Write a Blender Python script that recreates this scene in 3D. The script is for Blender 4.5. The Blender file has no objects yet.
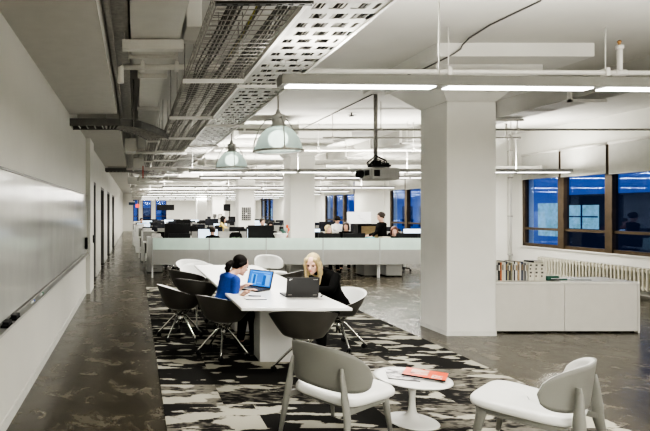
import bpy, bmesh, math, random
from mathutils import Vector, Matrix, Quaternion
random.seed(7)
C = bpy.context.scene.collection
PI = math.pi
F, HC, VX, VY = 530.0, 1.65, 135.0, 211.0
def wx(px, d): return (px-VX)/F*d
def wz(py, d): return HC-(py-VY)/F*d
V = Vector
# ------------------------------------------------------------------ materials
MATS = {}
def mat(name, col, rough=.5, metal=0, emit=None, es=0, var=.06, scale=8, bump=0, spec=.5, trans=0, alpha=1, stretch=None, coat=0):
    if name in MATS: return MATS[name]
    m = bpy.data.materials.new(name); m.use_nodes = True
    nt = m.node_tree; b = nt.nodes['Principled BSDF']
    b.inputs['Roughness'].default_value = rough
    b.inputs['Metallic'].default_value = metal
    b.inputs['Specular IOR Level'].default_value = spec
    b.inputs['Transmission Weight'].default_value = trans
    b.inputs['Alpha'].default_value = alpha
    b.inputs['Coat Weight'].default_value = coat
    if emit:
        b.inputs['Emission Color'].default_value = (*emit, 1); b.inputs['Emission Strength'].default_value = es
    tc = nt.nodes.new('ShaderNodeTexCoord')
    mp = nt.nodes.new('ShaderNodeMapping')
    if stretch: mp.inputs['Scale'].default_value = stretch
    nz = nt.nodes.new('ShaderNodeTexNoise'); nz.inputs['Scale'].default_value = scale; nz.inputs['Detail'].default_value = 4
    rp = nt.nodes.new('ShaderNodeValToRGB')
    rp.color_ramp.elements[0].position = .3; rp.color_ramp.elements[1].position = .7
    rp.color_ramp.elements[0].color = (*[max(0, c*(1-var)) for c in col], 1)
    rp.color_ramp.elements[1].color = (*[min(1, c*(1+var)) for c in col], 1)
    nt.links.new(tc.outputs['Object'], mp.inputs[0]); nt.links.new(mp.outputs[0], nz.inputs['Vector'])
    nt.links.new(nz.outputs['Fac'], rp.inputs[0]); nt.links.new(rp.outputs[0], b.inputs['Base Color'])
    if bump:
        bp = nt.nodes.new('ShaderNodeBump'); bp.inputs['Strength'].default_value = bump; bp.inputs['Distance'].default_value = .01
        nt.links.new(nz.outputs['Fac'], bp.inputs['Height']); nt.links.new(bp.outputs[0], b.inputs['Normal'])
    MATS[name] = m
    return m
W_WALL = mat('wall paint', (.66,.655,.61), .55, var=.03, scale=1.5)
W_CEIL = mat('slab paint', (.58,.575,.54), .8, var=.05, scale=1.2, bump=.1)
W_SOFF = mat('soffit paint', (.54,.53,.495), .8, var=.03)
W_COL = mat('column paint', (.68,.675,.64), .6, var=.04, scale=2, bump=.15)
W_PIPE = mat('pipe paint', (.70,.69,.65), .45, var=.04)
W_DUCT = mat('duct paint', (.40,.395,.365), .5, var=.05, scale=3)
GALV = mat('galvanised steel', (.36,.35,.325), .45, .35, var=.2, scale=20)
DARKST = mat('dark steel', (.07,.068,.062), .45, .5, var=.15)
BLACK = mat('black plastic', (.008,.008,.009), .45, var=.2, spec=.25)
BLACKM = mat('black matte', (.010,.010,.010), .8, var=.2, spec=.15)
CHROME = mat('chrome', (.6,.6,.58), .15, 1, var=.03)
WHITEG = mat('white laminate', (.80,.80,.78), .25, var=.015)
WHITEP = mat('white plastic', (.78,.785,.76), .35, var=.02)
TAUPE = mat('taupe shell', (.062,.058,.05), .45, var=.08)
GREYB = mat('grey back shell', (.25,.25,.23), .45, var=.03)
BRONZE = mat('bronze frame', (.075,.052,.028), .45, .3, var=.12)
BLIND = mat('roller blind fabric', (.50,.50,.47), .8, var=.03)
RADM = mat('radiator paint', (.52,.50,.42), .5, var=.04)
CRED = mat('credenza paint', (.58,.565,.52), .4, var=.02)
DESKG = mat('grey desk panel', (.27,.27,.255), .45, var=.03)
SKIN = mat('skin', (.62,.38,.28), .5, var=.05, scale=12)
SKINL = mat('fair skin', (.78,.50,.40), .5, var=.04, scale=12)
LAMPON = mat('lamp diffuser', (1,1,.97), .5, emit=(1,.98,.94), es=6.0)
GLASSF = mat('frosted glass', (.50,.63,.56), .35, var=.10, scale=2, alpha=.80, emit=(.6,.72,.64), es=.10)
def glass_pane():
    m = bpy.data.materials.new('window glass'); m.use_nodes = True; nt = m.node_tree
    nt.nodes.remove(nt.nodes['Principled BSDF']); out = nt.nodes['Material Output']
    tr = nt.nodes.new('ShaderNodeBsdfTransparent'); tr.inputs[0].default_value = (.80,.88,1,1)
    gl = nt.nodes.new('ShaderNodeBsdfGlossy'); gl.inputs['Roughness'].default_value = .02; gl.inputs[0].default_value = (.55,.65,.9,1)
    lw=nt.nodes.new('ShaderNodeLayerWeight'); lw.inputs[0].default_value=.5
    p4=nt.nodes.new('ShaderNodeMath'); p4.operation='POWER'; nt.links.new(lw.outputs['Facing'],p4.inputs[0]); p4.inputs[1].default_value=4
    fr=nt.nodes.new('ShaderNodeMath'); fr.operation='MULTIPLY_ADD'; nt.links.new(p4.outputs[0],fr.inputs[0]); fr.inputs[1].default_value=.6; fr.inputs[2].default_value=.05
    mx = nt.nodes.new('ShaderNodeMixShader')
    nt.links.new(fr.outputs[0], mx.inputs[0]); nt.links.new(tr.outputs[0], mx.inputs[1]); nt.links.new(gl.outputs[0], mx.inputs[2])
    nt.links.new(mx.outputs[0], out.inputs[0]); return m
GLASS = glass_pane()
# ------------------------------------------------------------------ mesh builder
class MB:
    def __init__(s): s.v=[]; s.f=[]; s.sm=[]
    def add(s, vs, fs, smooth=False):
        n=len(s.v); s.v += [tuple(v) for v in vs]; s.f += [tuple(i+n for i in f) for f in fs]; s.sm += [smooth]*len(fs); return s
    def box(s, x0,x1,y0,y1,z0,z1, M=None):
        vs=[V((x,y,z)) for x in (x0,x1) for y in (y0,y1) for z in (z0,z1)]
        if M: vs=[M@v for v in vs]
        return s.add(vs, [(0,1,3,2),(4,6,7,5),(0,4,5,1),(2,3,7,6),(0,2,6,4),(1,5,7,3)])
    def hexa(s, a, b):  # two quads (4 pts each) joined
        return s.add(list(a)+list(b), [(3,2,1,0),(4,5,6,7),(0,1,5,4),(1,2,6,5),(2,3,7,6),(3,0,4,7)])
    def rings(s, rings, caps=True, closed=True, smooth=True):
        n=len(rings[0]); vs=[p for r in rings for p in r]; fs=[]
        for i in range(len(rings)-1):
            for j in range(n if closed else n-1):
                k=(j+1)%n; fs.append((i*n+j, i*n+k, (i+1)*n+k, (i+1)*n+j))
        s.add(vs, fs, smooth)
        if caps and closed:
            m=len(s.v)-len(vs)
            s.f.append(tuple(m+j for j in reversed(range(n)))); s.sm.append(False)
            s.f.append(tuple(m+(len(rings)-1)*n+j for j in range(n))); s.sm.append(False)
        return s
    def tube(s, pts, r, n=8, caps=True, smooth=True):
        pts=[V(p) for p in pts]; rs=r if isinstance(r,(list,tuple)) else [r]*len(pts); R=[]
        up=None
        for i,p in enumerate(pts):
            t=(pts[min(i+1,len(pts)-1)]-pts[max(i-1,0)]).normalized()
            if up is None or abs(up.dot(t))>.98:
                up=V((0,0,1)) if abs(t.z)<.9 else V((1,0,0))
            a=t.cross(up).normalized(); b=a.cross(t).normalized(); up=b
            R.append([p+a*math.cos(2*PI*j/n)*rs[i]+b*math.sin(2*PI*j/n)*rs[i] for j in range(n)])
        return s.rings(R, caps, True, smooth)
    def lathe(s, prof, n=24, c=(0,0,0), M=None, caps=True, sx=1, sy=1):
        R=[]
        for (r,z) in prof:
            ring=[V((c[0]+max(r,1e-4)*sx*math.cos(2*PI*j/n), c[1]+max(r,1e-4)*sy*math.sin(2*PI*j/n), c[2]+z)) for j in range(n)]
            if M: ring=[M@p for p in ring]
            R.append(ring)
        return s.rings(R, caps)
    def ball(s, c, r, n=12, m=8, M=None):
        if not isinstance(r,(list,tuple)): r=(r,r,r)
        R=[]
        for i in range(m+1):
            a=-PI/2+PI*i/m
            ring=[]
            for j in range(n):
                q=V((r[0]*max(math.cos(a),1e-3)*math.cos(2*PI*j/n), r[1]*max(math.cos(a),1e-3)*math.sin(2*PI*j/n), r[2]*math.sin(a)))
                if M: q=M@q
                ring.append(q+V(c))
            R.append(ring)
        return s.rings(R)
    def cap(s, p0, r0, p1, r1, n=12):   # tapered limb with round ends
        p0=V(p0); p1=V(p1); t=(p1-p0); L=t.length; t=t.normalized()
        up=V((0,0,1)) if abs(t.z)<.9 else V((1,0,0)); a=t.cross(up).normalized(); b=a.cross(t)
        prof=[(r0*math.cos(x), -r0*math.sin(x)) for x in (PI/2*.98,PI*.36,PI*.2,0)]+[(r1*math.cos(x), L+r1*math.sin(x)) for x in (0,PI*.2,PI*.36,PI/2*.98)]
        R=[[p0+t*z+(a*math.cos(2*PI*j/n)+b*math.sin(2*PI*j/n))*r for j in range(n)] for r,z in prof]
        return s.rings(R)
    def xf(s, M): s.v=[tuple(M@V(v)) for v in s.v]; return s
    def build(s, name, m, parent=None, bevel=0, fix=True, subsurf=0):
        me=bpy.data.meshes.new(name); me.from_pydata(s.v, [], s.f)
        me.polygons.foreach_set('use_smooth', s.sm)
        ms = m if isinstance(m,(list,tuple)) else [m]
        for q in ms: me.materials.append(q)
        if fix:
            bm=bmesh.new(); bm.from_mesh(me); bmesh.ops.recalc_face_normals(bm, faces=bm.faces); bm.to_mesh(me); bm.free()
        me.update()
        o=bpy.data.objects.new(name, me); C.objects.link(o)
        if parent: o.parent=parent
        if bevel:
            md=o.modifiers.new('bevel','BEVEL'); md.width=bevel; md.segments=3; md.limit_method='ANGLE'; md.harden_normals=False
        if subsurf:
            md=o.modifiers.new('sub','SUBSURF'); md.levels=subsurf; md.render_levels=subsurf
        return o
def tag(o, label, cat, group=None, kind=None):
    o['label']=label; o['category']=cat
    if group: o['group']=group
    if kind: o['kind']=kind
    return o
def thing(name, label, cat, loc=(0,0,0), rz=0, group=None):
    o=bpy.data.objects.new(name, None); C.objects.link(o); o.location=loc; o.rotation_euler=(0,0,rz)
    o.empty_display_size=.1
    return tag(o, label, cat, group)
def struct(name, mb, m, parent=None, **k):
    o=mb.build(name, m, parent, **k)
    if not parent: o['kind']='structure'
    return o
def dup(root, loc, rz, label=None, group=None):
    r=root.copy(); C.objects.link(r); r.location=loc; r.rotation_euler=(0,0,rz)
    if label: r['label']=label
    if group: r['group']=group
    for ch in list(root.children):
        c=ch.copy(); C.objects.link(c); c.parent=r
        for g in list(ch.children):
            d=g.copy(); C.objects.link(d); d.parent=c
    return r
def yaw(fx, fy): return math.atan2(fy, fx)-PI/2     # local +Y -> direction f
ORD=['first','second','third','fourth','fifth','sixth','seventh','eighth','ninth','tenth','eleventh','twelfth','thirteenth','fourteenth','fifteenth','sixteenth','seventeenth','eighteenth','nineteenth','twentieth']
# ------------------------------------------------------------------ floor
def floor_mat():
    m=mat('polished concrete', (.048,.041,.029), .2, var=.5, scale=.9); nt=m.node_tree; b=nt.nodes['Principled BSDF']
    tc=nt.nodes['Texture Coordinate']; nz=nt.nodes.new('ShaderNodeTexNoise'); nz.inputs['Scale'].default_value=3.2; nz.inputs['Detail'].default_value=9; nz.inputs['Roughness'].default_value=.7
    nz.inputs['Distortion'].default_value=.6
    nt.links.new(tc.outputs['Object'], nz.inputs['Vector'])
    rp=nt.nodes.new('ShaderNodeValToRGB'); e=rp.color_ramp.elements; e[0].position=.34; e[0].color=(.018,.015,.010,1); e[1].position=.68; e[1].color=(.165,.145,.105,1)
    e2=rp.color_ramp.elements.new(.5); e2.color=(.052,.045,.031,1)
    nt.links.new(nz.outputs['Fac'], rp.inputs[0])
    mx=nt.nodes.new('ShaderNodeMix'); mx.data_type='RGBA'; mx.inputs[0].default_value=.66
    old=[n for n in nt.nodes if n.type=='VALTORGB' and n!=rp][0]
    nt.links.new(old.outputs[0], mx.inputs[6]); nt.links.new(rp.outputs[0], mx.inputs[7]); nt.links.new(mx.outputs[2], b.inputs['Base Color'])
    mr=nt.nodes.new('ShaderNodeMapRange'); mr.inputs['From Min'].default_value=.3; mr.inputs['From Max'].default_value=.7; mr.inputs['To Min'].default_value=.13; mr.inputs['To Max'].default_value=.34
    nt.links.new(nz.outputs['Fac'], mr.inputs[0]); nt.links.new(mr.outputs[0], b.inputs['Roughness'])
    return m
XL, XR, Y0, Y1, ZC = -.98, 9.9, -5.0, 43.0, 3.65
struct('floor', MB().box(XL-.3,XR+.3,Y0,Y1+.2,-.2,0), floor_mat())
struct('ceiling', MB().box(XL-.3,XR+.3,Y0,Y1+.2,ZC,ZC+.2), W_CEIL)
# carpet
def rug_mat():
    m=bpy.data.materials.new('patterned carpet tiles'); m.use_nodes=True; nt=m.node_tree; N=nt.nodes; L=nt.links; b=N['Principled BSDF']
    b.inputs['Roughness'].default_value=.95; b.inputs['Specular IOR Level'].default_value=.1
    tc=N.new('ShaderNodeTexCoord'); 
    def M(op,a,bv=None,c=None):
        n=N.new('ShaderNodeMath'); n.operation=op
        for i,x in enumerate((a,bv,c)):
            if x is None: continue
            if isinstance(x,(int,float)): n.inputs[i].default_value=x
            else: L.new(x,n.inputs[i])
        return n.outputs[0]
    sp=N.new('ShaderNodeSeparateXYZ'); L.new(tc.outputs['Object'],sp.inputs[0])
    T=.5
    row=M('FLOOR',M('DIVIDE',sp.outputs[1],T)); off=M('MULTIPLY',M('MODULO',row,2),.25)
    col=M('FLOOR',M('DIVIDE',M('ADD',sp.outputs[0],off),1.0))
    cb=N.new('ShaderNodeCombineXYZ'); L.new(row,cb.inputs[0]); L.new(col,cb.inputs[1])
    wn=N.new('ShaderNodeTexWhiteNoise'); wn.noise_dimensions='3D'; L.new(cb.outputs[0],wn.inputs['Vector'])
    def noise(sx,sy,det,seed,dist=0):
        mp=N.new('ShaderNodeMapping'); mp.inputs['Scale'].default_value=(sx,sy,1)
        ad=N.new('ShaderNodeVectorMath'); ad.operation='MULTIPLY_ADD'; L.new(wn.outputs['Color'],ad.inputs[0]); ad.inputs[1].default_value=(seed,seed*1.7,3); L.new(tc.outputs['Object'],ad.inputs[2])
        L.new(ad.outputs[0],mp.inputs[0]); nz=N.new('ShaderNodeTexNoise'); nz.inputs['Scale'].default_value=1; nz.inputs['Detail'].default_value=det; nz.inputs['Roughness'].default_value=.55; nz.inputs['Distortion'].default_value=dist
        L.new(mp.outputs[0],nz.inputs['Vector']); return nz.outputs['Fac']
    n1=noise(3.0,7.0,1.0,5); n2=noise(9,22,3,3.0); n4=noise(1.2,1.6,1,9); n3=noise(60,60,2,0)
    f=M('ADD',M('ADD',M('MULTIPLY',n1,.80),M('MULTIPLY',n2,.20)),M('MULTIPLY',M('SUBTRACT',wn.outputs['Color'],.5),.16))
    f=M('ADD',f,M('MULTIPLY',M('SUBTRACT',n3,.5),.05))
    g=M('ADD',M('MULTIPLY',wn.outputs['Value'],.9),M('ADD',M('MULTIPLY',M('SUBTRACT',n2,.5),1.3),M('MULTIPLY',M('SUBTRACT',n4,.5),.9)))
    rg=N.new('ShaderNodeValToRGB'); ge=rg.color_ramp.elements; ge[0].position=.52; ge[0].color=(.020,.019,.018,1); ge[1].position=.74; ge[1].color=(.17,.16,.135,1); q=ge.new(.60); q.color=(.06,.056,.05,1)
    L.new(g,rg.inputs[0])
    rp=N.new('ShaderNodeValToRGB'); e=rp.color_ramp.elements
    e[0].position=.555; e[0].color=(0,0,0,1); e[1].position=.585; e[1].color=(1,1,1,1)
    L.new(f,rp.inputs[0])
    mc=N.new('ShaderNodeMix'); mc.data_type='RGBA'; L.new(rp.outputs[0],mc.inputs[0]); L.new(rg.outputs[0],mc.inputs[6]); mc.inputs[7].default_value=(.40,.385,.325,1)
    L.new(mc.outputs[2],b.inputs['Base Color'])
    return m
rug=MB().box(.24,3.7,1.2,11.4,0,.012).build('carpet_rug', rug_mat()); tag(rug,'long charcoal and cream patchwork carpet under the tables and chairs','rug')
# ------------------------------------------------------------------ walls
lw=MB()
doors=[(11.6,13.3),(15.2,16.8),(18.7,20.5),(22.7,25.0)]
prev=Y0
for a,b_ in doors:
    lw.box(XL-.25,XL,prev,a,0,ZC); lw.box(XL-.25,XL,a,b_,2.35,ZC); prev=b_
lw.box(XL-.25,XL,prev,Y1,0,ZC)
lw.box(XL,XL+.09,10.56,11.45,0,3.1)       # shallow pier after the whiteboard
struct('wall_left', lw, W_WALL)
bb=MB()
for a,b_ in [(Y0,10.56)]+[(doors[i][1]+.06, doors[i+1][0]-.06) for i in range(3)]+[(25.1,Y1)]: bb.box(XL,XL+.012,a,b_,0,.09)
struct('baseboard_left', bb, mat('baseboard paint',(.60,.60,.56),.5))
DG=mat('door glass tint',(.10,.115,.11),.08,var=.1)
for i,(a,b_) in enumerate(doors):
    fr=MB().box(XL-.2,XL-.01,a,a+.07,0,2.35).box(XL-.2,XL-.01,b_-.07,b_,0,2.35).box(XL-.2,XL-.01,a,b_,2.28,2.35)
    o=struct('door_%d'%(i+1), fr, mat('door frame grey',(.13,.13,.12),.5,.2))
    MB().box(XL-.14,XL-.10,a+.07,b_-.07,.0,2.28).build('glass_panel', DG, o)
    MB().tube([(XL-.03,a+.16,.95),(XL-.03,a+.16,1.25)],.014).box(XL-.10,XL-.02,a+.15,a+.17,.98,1.0).box(XL-.10,XL-.02,a+.15,a+.17,1.2,1.22).build('handle', BLACK, o)
# soffit over the corridor, broken where two cable trays cross
so=MB()
for a,b_ in ((Y0,7.95),(9.0,17.3),(19.0,Y1)): so.box(XL,-.27,a,b_,3.1,ZC)
struct('trim_1', so, W_SOFF)
struct('wall_back', MB().box(XL-.3,XR+.3,Y0-.2,Y0,0,ZC), W_WALL)
# end wall with three tall windows
ew=MB(); ews=[(-.16,.30,),(.61,1.32),(1.66,2.56)]; px=XL
for a,b_ in ews:
    ew.box(px,a,Y1,Y1+.25,0,ZC); ew.box(a,b_,Y1,Y1+.25,0,.72); ew.box(a,b_,Y1,Y1+.25,2.55,ZC); px=b_
ew.box(px,XR,Y1,Y1+.25,0,ZC)
struct('wall_end', ew, W_WALL)
# right wall with window openings
SILL, HEAD = .77, 3.05
WG=[(9.83,13.56),(16.85,20.62),(23.9,27.66)]
WG=[(2.78,6.5)]+WG
rw=MB(); py=Y0
for a,b_ in WG+[(30.95,34.7),(38.0,41.7)]:
    rw.box(XR,XR+.3,py,a,0,ZC); rw.box(XR,XR+.3,a,b_,0,SILL); rw.box(XR,XR+.3,a,b_,HEAD,ZC); py=b_
rw.box(XR,XR+.3,py,Y1,0,ZC)
struct('wall_right', rw, W_WALL)
ip=MB().box(XR-.06,XR,14.0,16.3,0,ZC).box(XR-.06,XR,21.0,23.4,0,ZC).box(XR-.06,XR,28.0,30.5,0,ZC)
struct('trim_2', ip, W_WALL)
SILLM=mat('sill paint',(.62,.61,.57),.5)
wn_=0
for k,(a,b_) in enumerate(WG+[(30.95,34.7),(38.0,41.7)]):
    wn_+=1; P=(b_-a)/3
    fr=MB(); x0,x1=XR+.02,XR+.12; e=.075
    fr.box(x0,x1,a,b_,SILL,SILL+e).box(x0,x1,a,b_,2.45,2.45+e).box(x0,x1,a,a+e,SILL,HEAD).box(x0,x1,b_-e,b_,SILL,HEAD).box(x0,x1,a,b_,HEAD-e,HEAD)
    fr.box(x0+.01,x1-.01,a,b_,1.18,1.18+e*.8)
    for j in (1,2): fr.box(x0-.03,x1,a+P*j-.085,a+P*j+.085,SILL,HEAD)
    o=struct('window_%d'%wn_, fr, BRONZE)
    MB().box(XR+.07,XR+.075,a+.02,b_-.02,SILL+.02,HEAD-.02).build('glass', GLASS, o)
    st=MB().box(XR-.035,XR+.02,a-.02,b_+.02,SILL-.03,SILL)
    st.build('sill', SILLM, o)
    hd=MB()
    for j in range(1,3): hd.box(x0-.05,x0-.03,a+P*j-.1,a+P*j-.08,1.5,1.62)
    hd.build('handle', BRONZE, o)
wl=['nearest the frame edge','between the frame edge and the corner pier','beside the corner pier']
for k,(a,b_) in enumerate(WG):
    P=(b_-a)/3
    for j in range(3):
        y0=a+P*j+.035; y1=a+P*(j+1)-.035; zb=2.42+.015*((j*7+k*3)%3)
        wname={0:'window opposite the lounge chairs',1:'window behind the radiator',2:'window beyond the column',3:'window behind the flip board'}[k]
        t=thing('roller_blind','half lowered pale roller blind over the %s pane of the %s'%(['first','middle','last'][j],wname),'blind',(XR-.03,y0,zb),0,'roller blinds on the window wall')
        MB().box(-.006,.006,0,y1-y0,0,HEAD-zb).build('fabric', BLIND, t)
        MB().tube([(0,0,0),(0,y1-y0,0)],.012).build('hem_bar', BLIND, t)
        MB().tube([(0,-.0,HEAD-zb+.01),(0,y1-y0,HEAD-zb+.01)],.03).build('roller', W_PIPE, t)
for k,(a,b_) in enumerate(ews):
    fr=MB().box(a,a+.05,Y1+.05,Y1+.12,.72,2.55).box(b_-.05,b_,Y1+.05,Y1+.12,.72,2.55).box(a,b_,Y1+.05,Y1+.12,.72,.77).box(a,b_,Y1+.05,Y1+.12,2.5,2.55).box(a,b_,Y1+.05,Y1+.12,1.2,1.25)
    wn_+=1; o=struct('window_%d'%wn_, fr, BRONZE)
    MB().box(a,b_,Y1+.09,Y1+.095,.74,2.53).build('glass', GLASS, o)
# ------------------------------------------------------------------ outside: street at dusk
FAC=mat('dusk facade',(.04,.08,.2),.8,emit=(.032,.085,.25),es=.85,var=.5,scale=.5,stretch=(1,1,.4))  # dusk light is put into the facade colour as a glow
FACD=mat('dusk facade dark',(.01,.02,.05),.8,emit=(.01,.028,.09),es=.6)
LIT=mat('lit office window',(.4,.5,.5),.5,emit=(.30,.55,.52),es=.65,var=.7,scale=3)
def building(x,y0,y1,h,label,seed):
    rnd=random.Random(seed)
    t=thing('street_building',label,'building',(x,y0,0))
    MB().box(0,4,0,y1-y0,-12,h).build('facade', FAC, t)
    dk=MB(); lt=MB(); n=0
    for i in range(int((y1-y0)/3)):
        for z in (-7,-3.6,-.2,3.2,6.6):
            if z+2.4>h: continue
            yy=.6+i*3.0
            (lt if rnd.random()<.12 else dk).box(-.05,0,yy,yy+1.9,z+.4,z+2.3)
    dk.build('dark_windows', FACD, t)
    if lt.f: lt.build('lit_windows', LIT, t)
building(24,8,33,9,'dusk blue office building across the street with tall dark windows',3)
building(26,34,62,12,'taller dusk blue building further along the street',5)
building(25,66,100,10,'distant dusk blue building at the end of the street',9)
t=thing('street_building','dark brick building with lit ground windows seen through middle pane','building',(19,19.5,0))
MB().box(0,3,0,4.0,-12,2.35).build('facade', mat('dark brick',(.02,.02,.025),.8,emit=(.01,.012,.02),es=.6), t)
MB().box(-.05,0,2.2,3.8,.9,1.9).build('lit_windows', LIT, t)
MB().box(-.07,-.05,2.2,3.8,1.38,1.44).box(-.07,-.05,2.95,3.02,.9,1.9).build('window_bars', FACD, t)
t=thing('street_building','dusk blue building closing the view beyond the end windows','building',(-6,60,0))
MB().box(0,20,0,4,-12,9).build('facade', FAC, t); dk=MB()
for i in range(7):
    for z in (-3,0.2,3.4): dk.box(.6+i*2.8,2.2+i*2.8,-.05,0,z,z+1.8)
dk.build('dark_windows', FACD, t)
# ------------------------------------------------------------------ columns with flared capitals and drop panels
cx0,cx1=4.12,4.77
ccx=(cx0+cx1)/2
for k in range(-1,5):
    y0=7.0+7.05*k; y1=y0+.65; cy=(y0+y1)/2
    nm=['behind the camera','standing beside the white credenza','behind the glass screened desks','carrying the grid of small pictures','carrying the shield and framed print','at the far end of the office'][k+1]
    t=thing('column','square white concrete column with flared head, '+nm,'column',(ccx,cy,0),0,'concrete columns')
    MB().box(-.325,.325,-.325,.325,0,3.1).build('shaft', W_COL, t, bevel=.012)
    def sq(h,z): return [V((-h,-h,z)),V((h,-h,z)),V((h,h,z)),V((-h,h,z))]
    MB().hexa(sq(.325,3.1),sq(.625,3.4)).build('capital', W_COL, t)
    d=MB(); d.box(-.67,.674,-.674,.674,3.4,3.49); d.box(-.85,1.02,-1.02,1.02,3.49,ZC); d.build('drop_panel', W_COL, t)
    MB().box(-.330,.330,-.330,.330,0,.06).build('baseboard', mat('column base',(.60,.60,.57),.5), t)
# tie marks on the near column
# ------------------------------------------------------------------ whiteboard on the corridor wall
def wb_mat():
    m=mat('whiteboard enamel',(.56,.57,.55),.12,var=.10,scale=2.0,stretch=(1,1,.5)); return m
t=thing('whiteboard','long wall mounted whiteboard with faint erased writing and a marker tray','whiteboard',(XL,0,0))
MB().box(.0,.02,-1.5,10.9,.85,1.95).build('board', wb_mat(), t)
MB().box(.0,.03,-1.5,10.9,1.95,1.968).box(.0,.03,10.9,10.92,.83,1.968).box(0,.03,-1.5,10.9,.838,.85).build('frame', mat('thin board trim',(.16,.16,.15),.4,.3), t)
tr=MB().box(.0,.085,-1.5,10.85,.80,.808).box(.079,.085,-1.5,10.85,.808,.82).box(0,.012,-1.5,10.85,.79,.84); tr.build('marker_tray', mat('satin aluminium',(.50,.50,.48),.45,.2), t)
def eraser(y,label):
    t=thing('board_eraser',label,'eraser',(XL+.045,y,.809),0,'erasers on the marker tray')
    MB().box(-.03,.03,-.065,.065,.0,.016).build('felt', BLACKM, t, bevel=.003)
    MB().box(-.028,.028,-.06,.06,.016,.042).build('grip', BLACK, t, bevel=.006)
eraser(3.86,'black board eraser on the marker tray, at the frame edge')
eraser(4.12,'black board eraser on the marker tray, farther one of the pair')
MKB=mat('blue marker cap',(.02,.08,.5),.4); MKG=mat('green marker cap',(.02,.2,.09),.4)
for y,cm,l in ((4.85,MKB,'blue capped marker lying on the tray beyond the erasers'),(5.3,MKG,'green capped marker lying on the tray past the blue one')):
    t=thing('marker_pen',l,'marker',(XL+.045,y,.82),0)
    MB().tube([(0,-.065,0),(0,.03,0)],.009).build('barrel', WHITEP, t); MB().tube([(0,.03,0),(0,.07,0)],.0105).build('marker_cap', cm, t)
for y,z,l in ((10.2,.98,'black remote holder fixed at the far end of the whiteboard'),):
    t=thing('wall_holder',l,'holder',(XL+.02,y,z)); MB().box(0,.05,-.05,.05,-.06,.16).build('case', BLACK, t, bevel=.006); MB().box(.05,.06,-.03,.03,.03,.07).build('slot', GALV, t)
t=thing('door_reader','small black access reader on the pier beside the first door','reader',(XL+.09,11.2,1.05)); MB().box(0,.025,-.04,.04,-.07,.09).build('case', BLACK, t, bevel=.005); MB().box(.025,.028,-.02,.02,.02,.05).build('sensor', GALV, t)
# ------------------------------------------------------------------ white slotted ceiling tray over the table
def slotted(y0,y1):
    mb=MB(); p=.18; n=int((y1-y0)/p); z0,z1=3.0,3.006; x0,x1=1.13,1.64
    for i in range(n):
        y=y0+i*p; mb.box(x0,x1,y,y+.085,z0,z1)
        offs=0 if i%2 else .075
        xs=[x0]+[x0+offs+.04+.145*j for j in range(4)]+[x1-.03]
        for x in xs:
            if x<x1-.02: mb.box(x,min(x+.045,x1),y+.085,y+p,z0,z1)
    return mb
t=thing('slotted_cable_tray','wide white slotted metal tray hung below the ceiling over the table','cable tray')
slotted(1.2,26).build('slotted_panel', mat('tray paint',(.44,.435,.41),.5,var=.03), t)
MB().box(1.64,1.665,1.2,26,2.985,3.075).box(1.10,1.13,1.2,26,2.985,3.075).build('side_rail', W_PIPE, t)
for i in range(9):
    MB().box(1.08,1.70,3.0+2.6*i,3.04+2.6*i,2.955,2.985).build('cross_bar', W_PIPE, t)
    for x in (1.10,1.68): MB().tube([(x,3.02+2.6*i,2.97),(x,3.02+2.6*i,ZC)],.007,5).build('hanger_rod', GALV, t)
TRAYCAB=True
def basket(xa,xb,z,h,y0,y1,label):
    t=thing('wire_basket_tray',label,'cable tray'); mb=MB(); r=.0045
    def w(a,b): mb.tube([a,b],r,4,False,False)
    nx=max(2,int((xb-xa)/.10))
    for i in range(nx+1): x=xa+(xb-xa)*i/nx; w((x,y0,z),(x,y1,z))
    for s_ in (xa,xb):
        for q in (.5,1): w((s_,y0,z+h*q),(s_,y1,z+h*q))
    y=y0
    while y<y1:
        mb.tube([(xa,y,z+h),(xa,y,z),(xb,y,z),(xb,y,z+h)],r,4,False,False); y+=.10 if y<12 else .2
    mb.build('wire_mesh', GALV, t)
    yy=y0+.6
    while yy<y1:
        MB().box(xa-.05,xb+.03,yy,yy+.04,z-.045,z-.008).build('support_strut', W_PIPE, t)
        for x in (xa-.03,xb+.02): MB().tube([(x,yy+.02,z-.04),(x,yy+.02,ZC)],.006,5).build('hanger_rod', GALV, t)
        yy+=2.1
    return t
basket(.53,1.06,2.98,.13,2.6,24,'broad galvanised wire basket tray running beside the slotted tray')
basket(.62,.82,3.22,.10,2.6,20,'narrow upper wire basket tray above the broad basket')
basket(.28,.45,3.02,.10,9.6,30,'slim wire basket tray running on over the desk rows')
def cables(x,z,n,rad,y0,y1,label,seed,m):
    rnd=random.Random(seed); mb=MB()
    for k in range(n):
        ox,oz=rnd.uniform(-rad,rad),rnd.uniform(0,rad*.8); pts=[]; y=y0; ph=rnd.random()*6; rr=rnd.uniform(.006,.012)
        while y<=y1:
            pts.append((x+ox+.018*math.sin(y*1.3+ph)+rnd.uniform(-.01,.01), y, z+oz+.01+.012*math.sin(y*2.1+ph*2))); y+=.5
        mb.tube(pts,rr,5)
    tag(mb.build('cable_bundle', m), label, 'cables')
CAB=mat('grey cable jacket',(.16,.155,.14),.6,var=.5,scale=30); CABD=mat('dark cable jacket',(.085,.08,.072),.6,var=.4,scale=30)
cables(.65,2.99,9,.045,2.6,24,'dark bundle of cables along the outer side of the wire basket',1,CABD)
cables(.81,2.99,4,.035,2.6,22,'thin bundle of grey cables along the middle of the wire basket',2,CAB)
cables(.99,2.99,10,.045,2.6,24,'thick bundle of cables beside the slotted tray edge',3,CABD)
cables(.36,3.03,6,.04,9.6,28,'cable bundle in the slim basket over the desk rows',4,CAB)
cables(1.27,3.02,11,.10,1.3,24,'invented dark strands over the slotted tray, added to darken its slots',6,CABD)  # made-up strands, put here so the slots read dark from below
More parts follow.
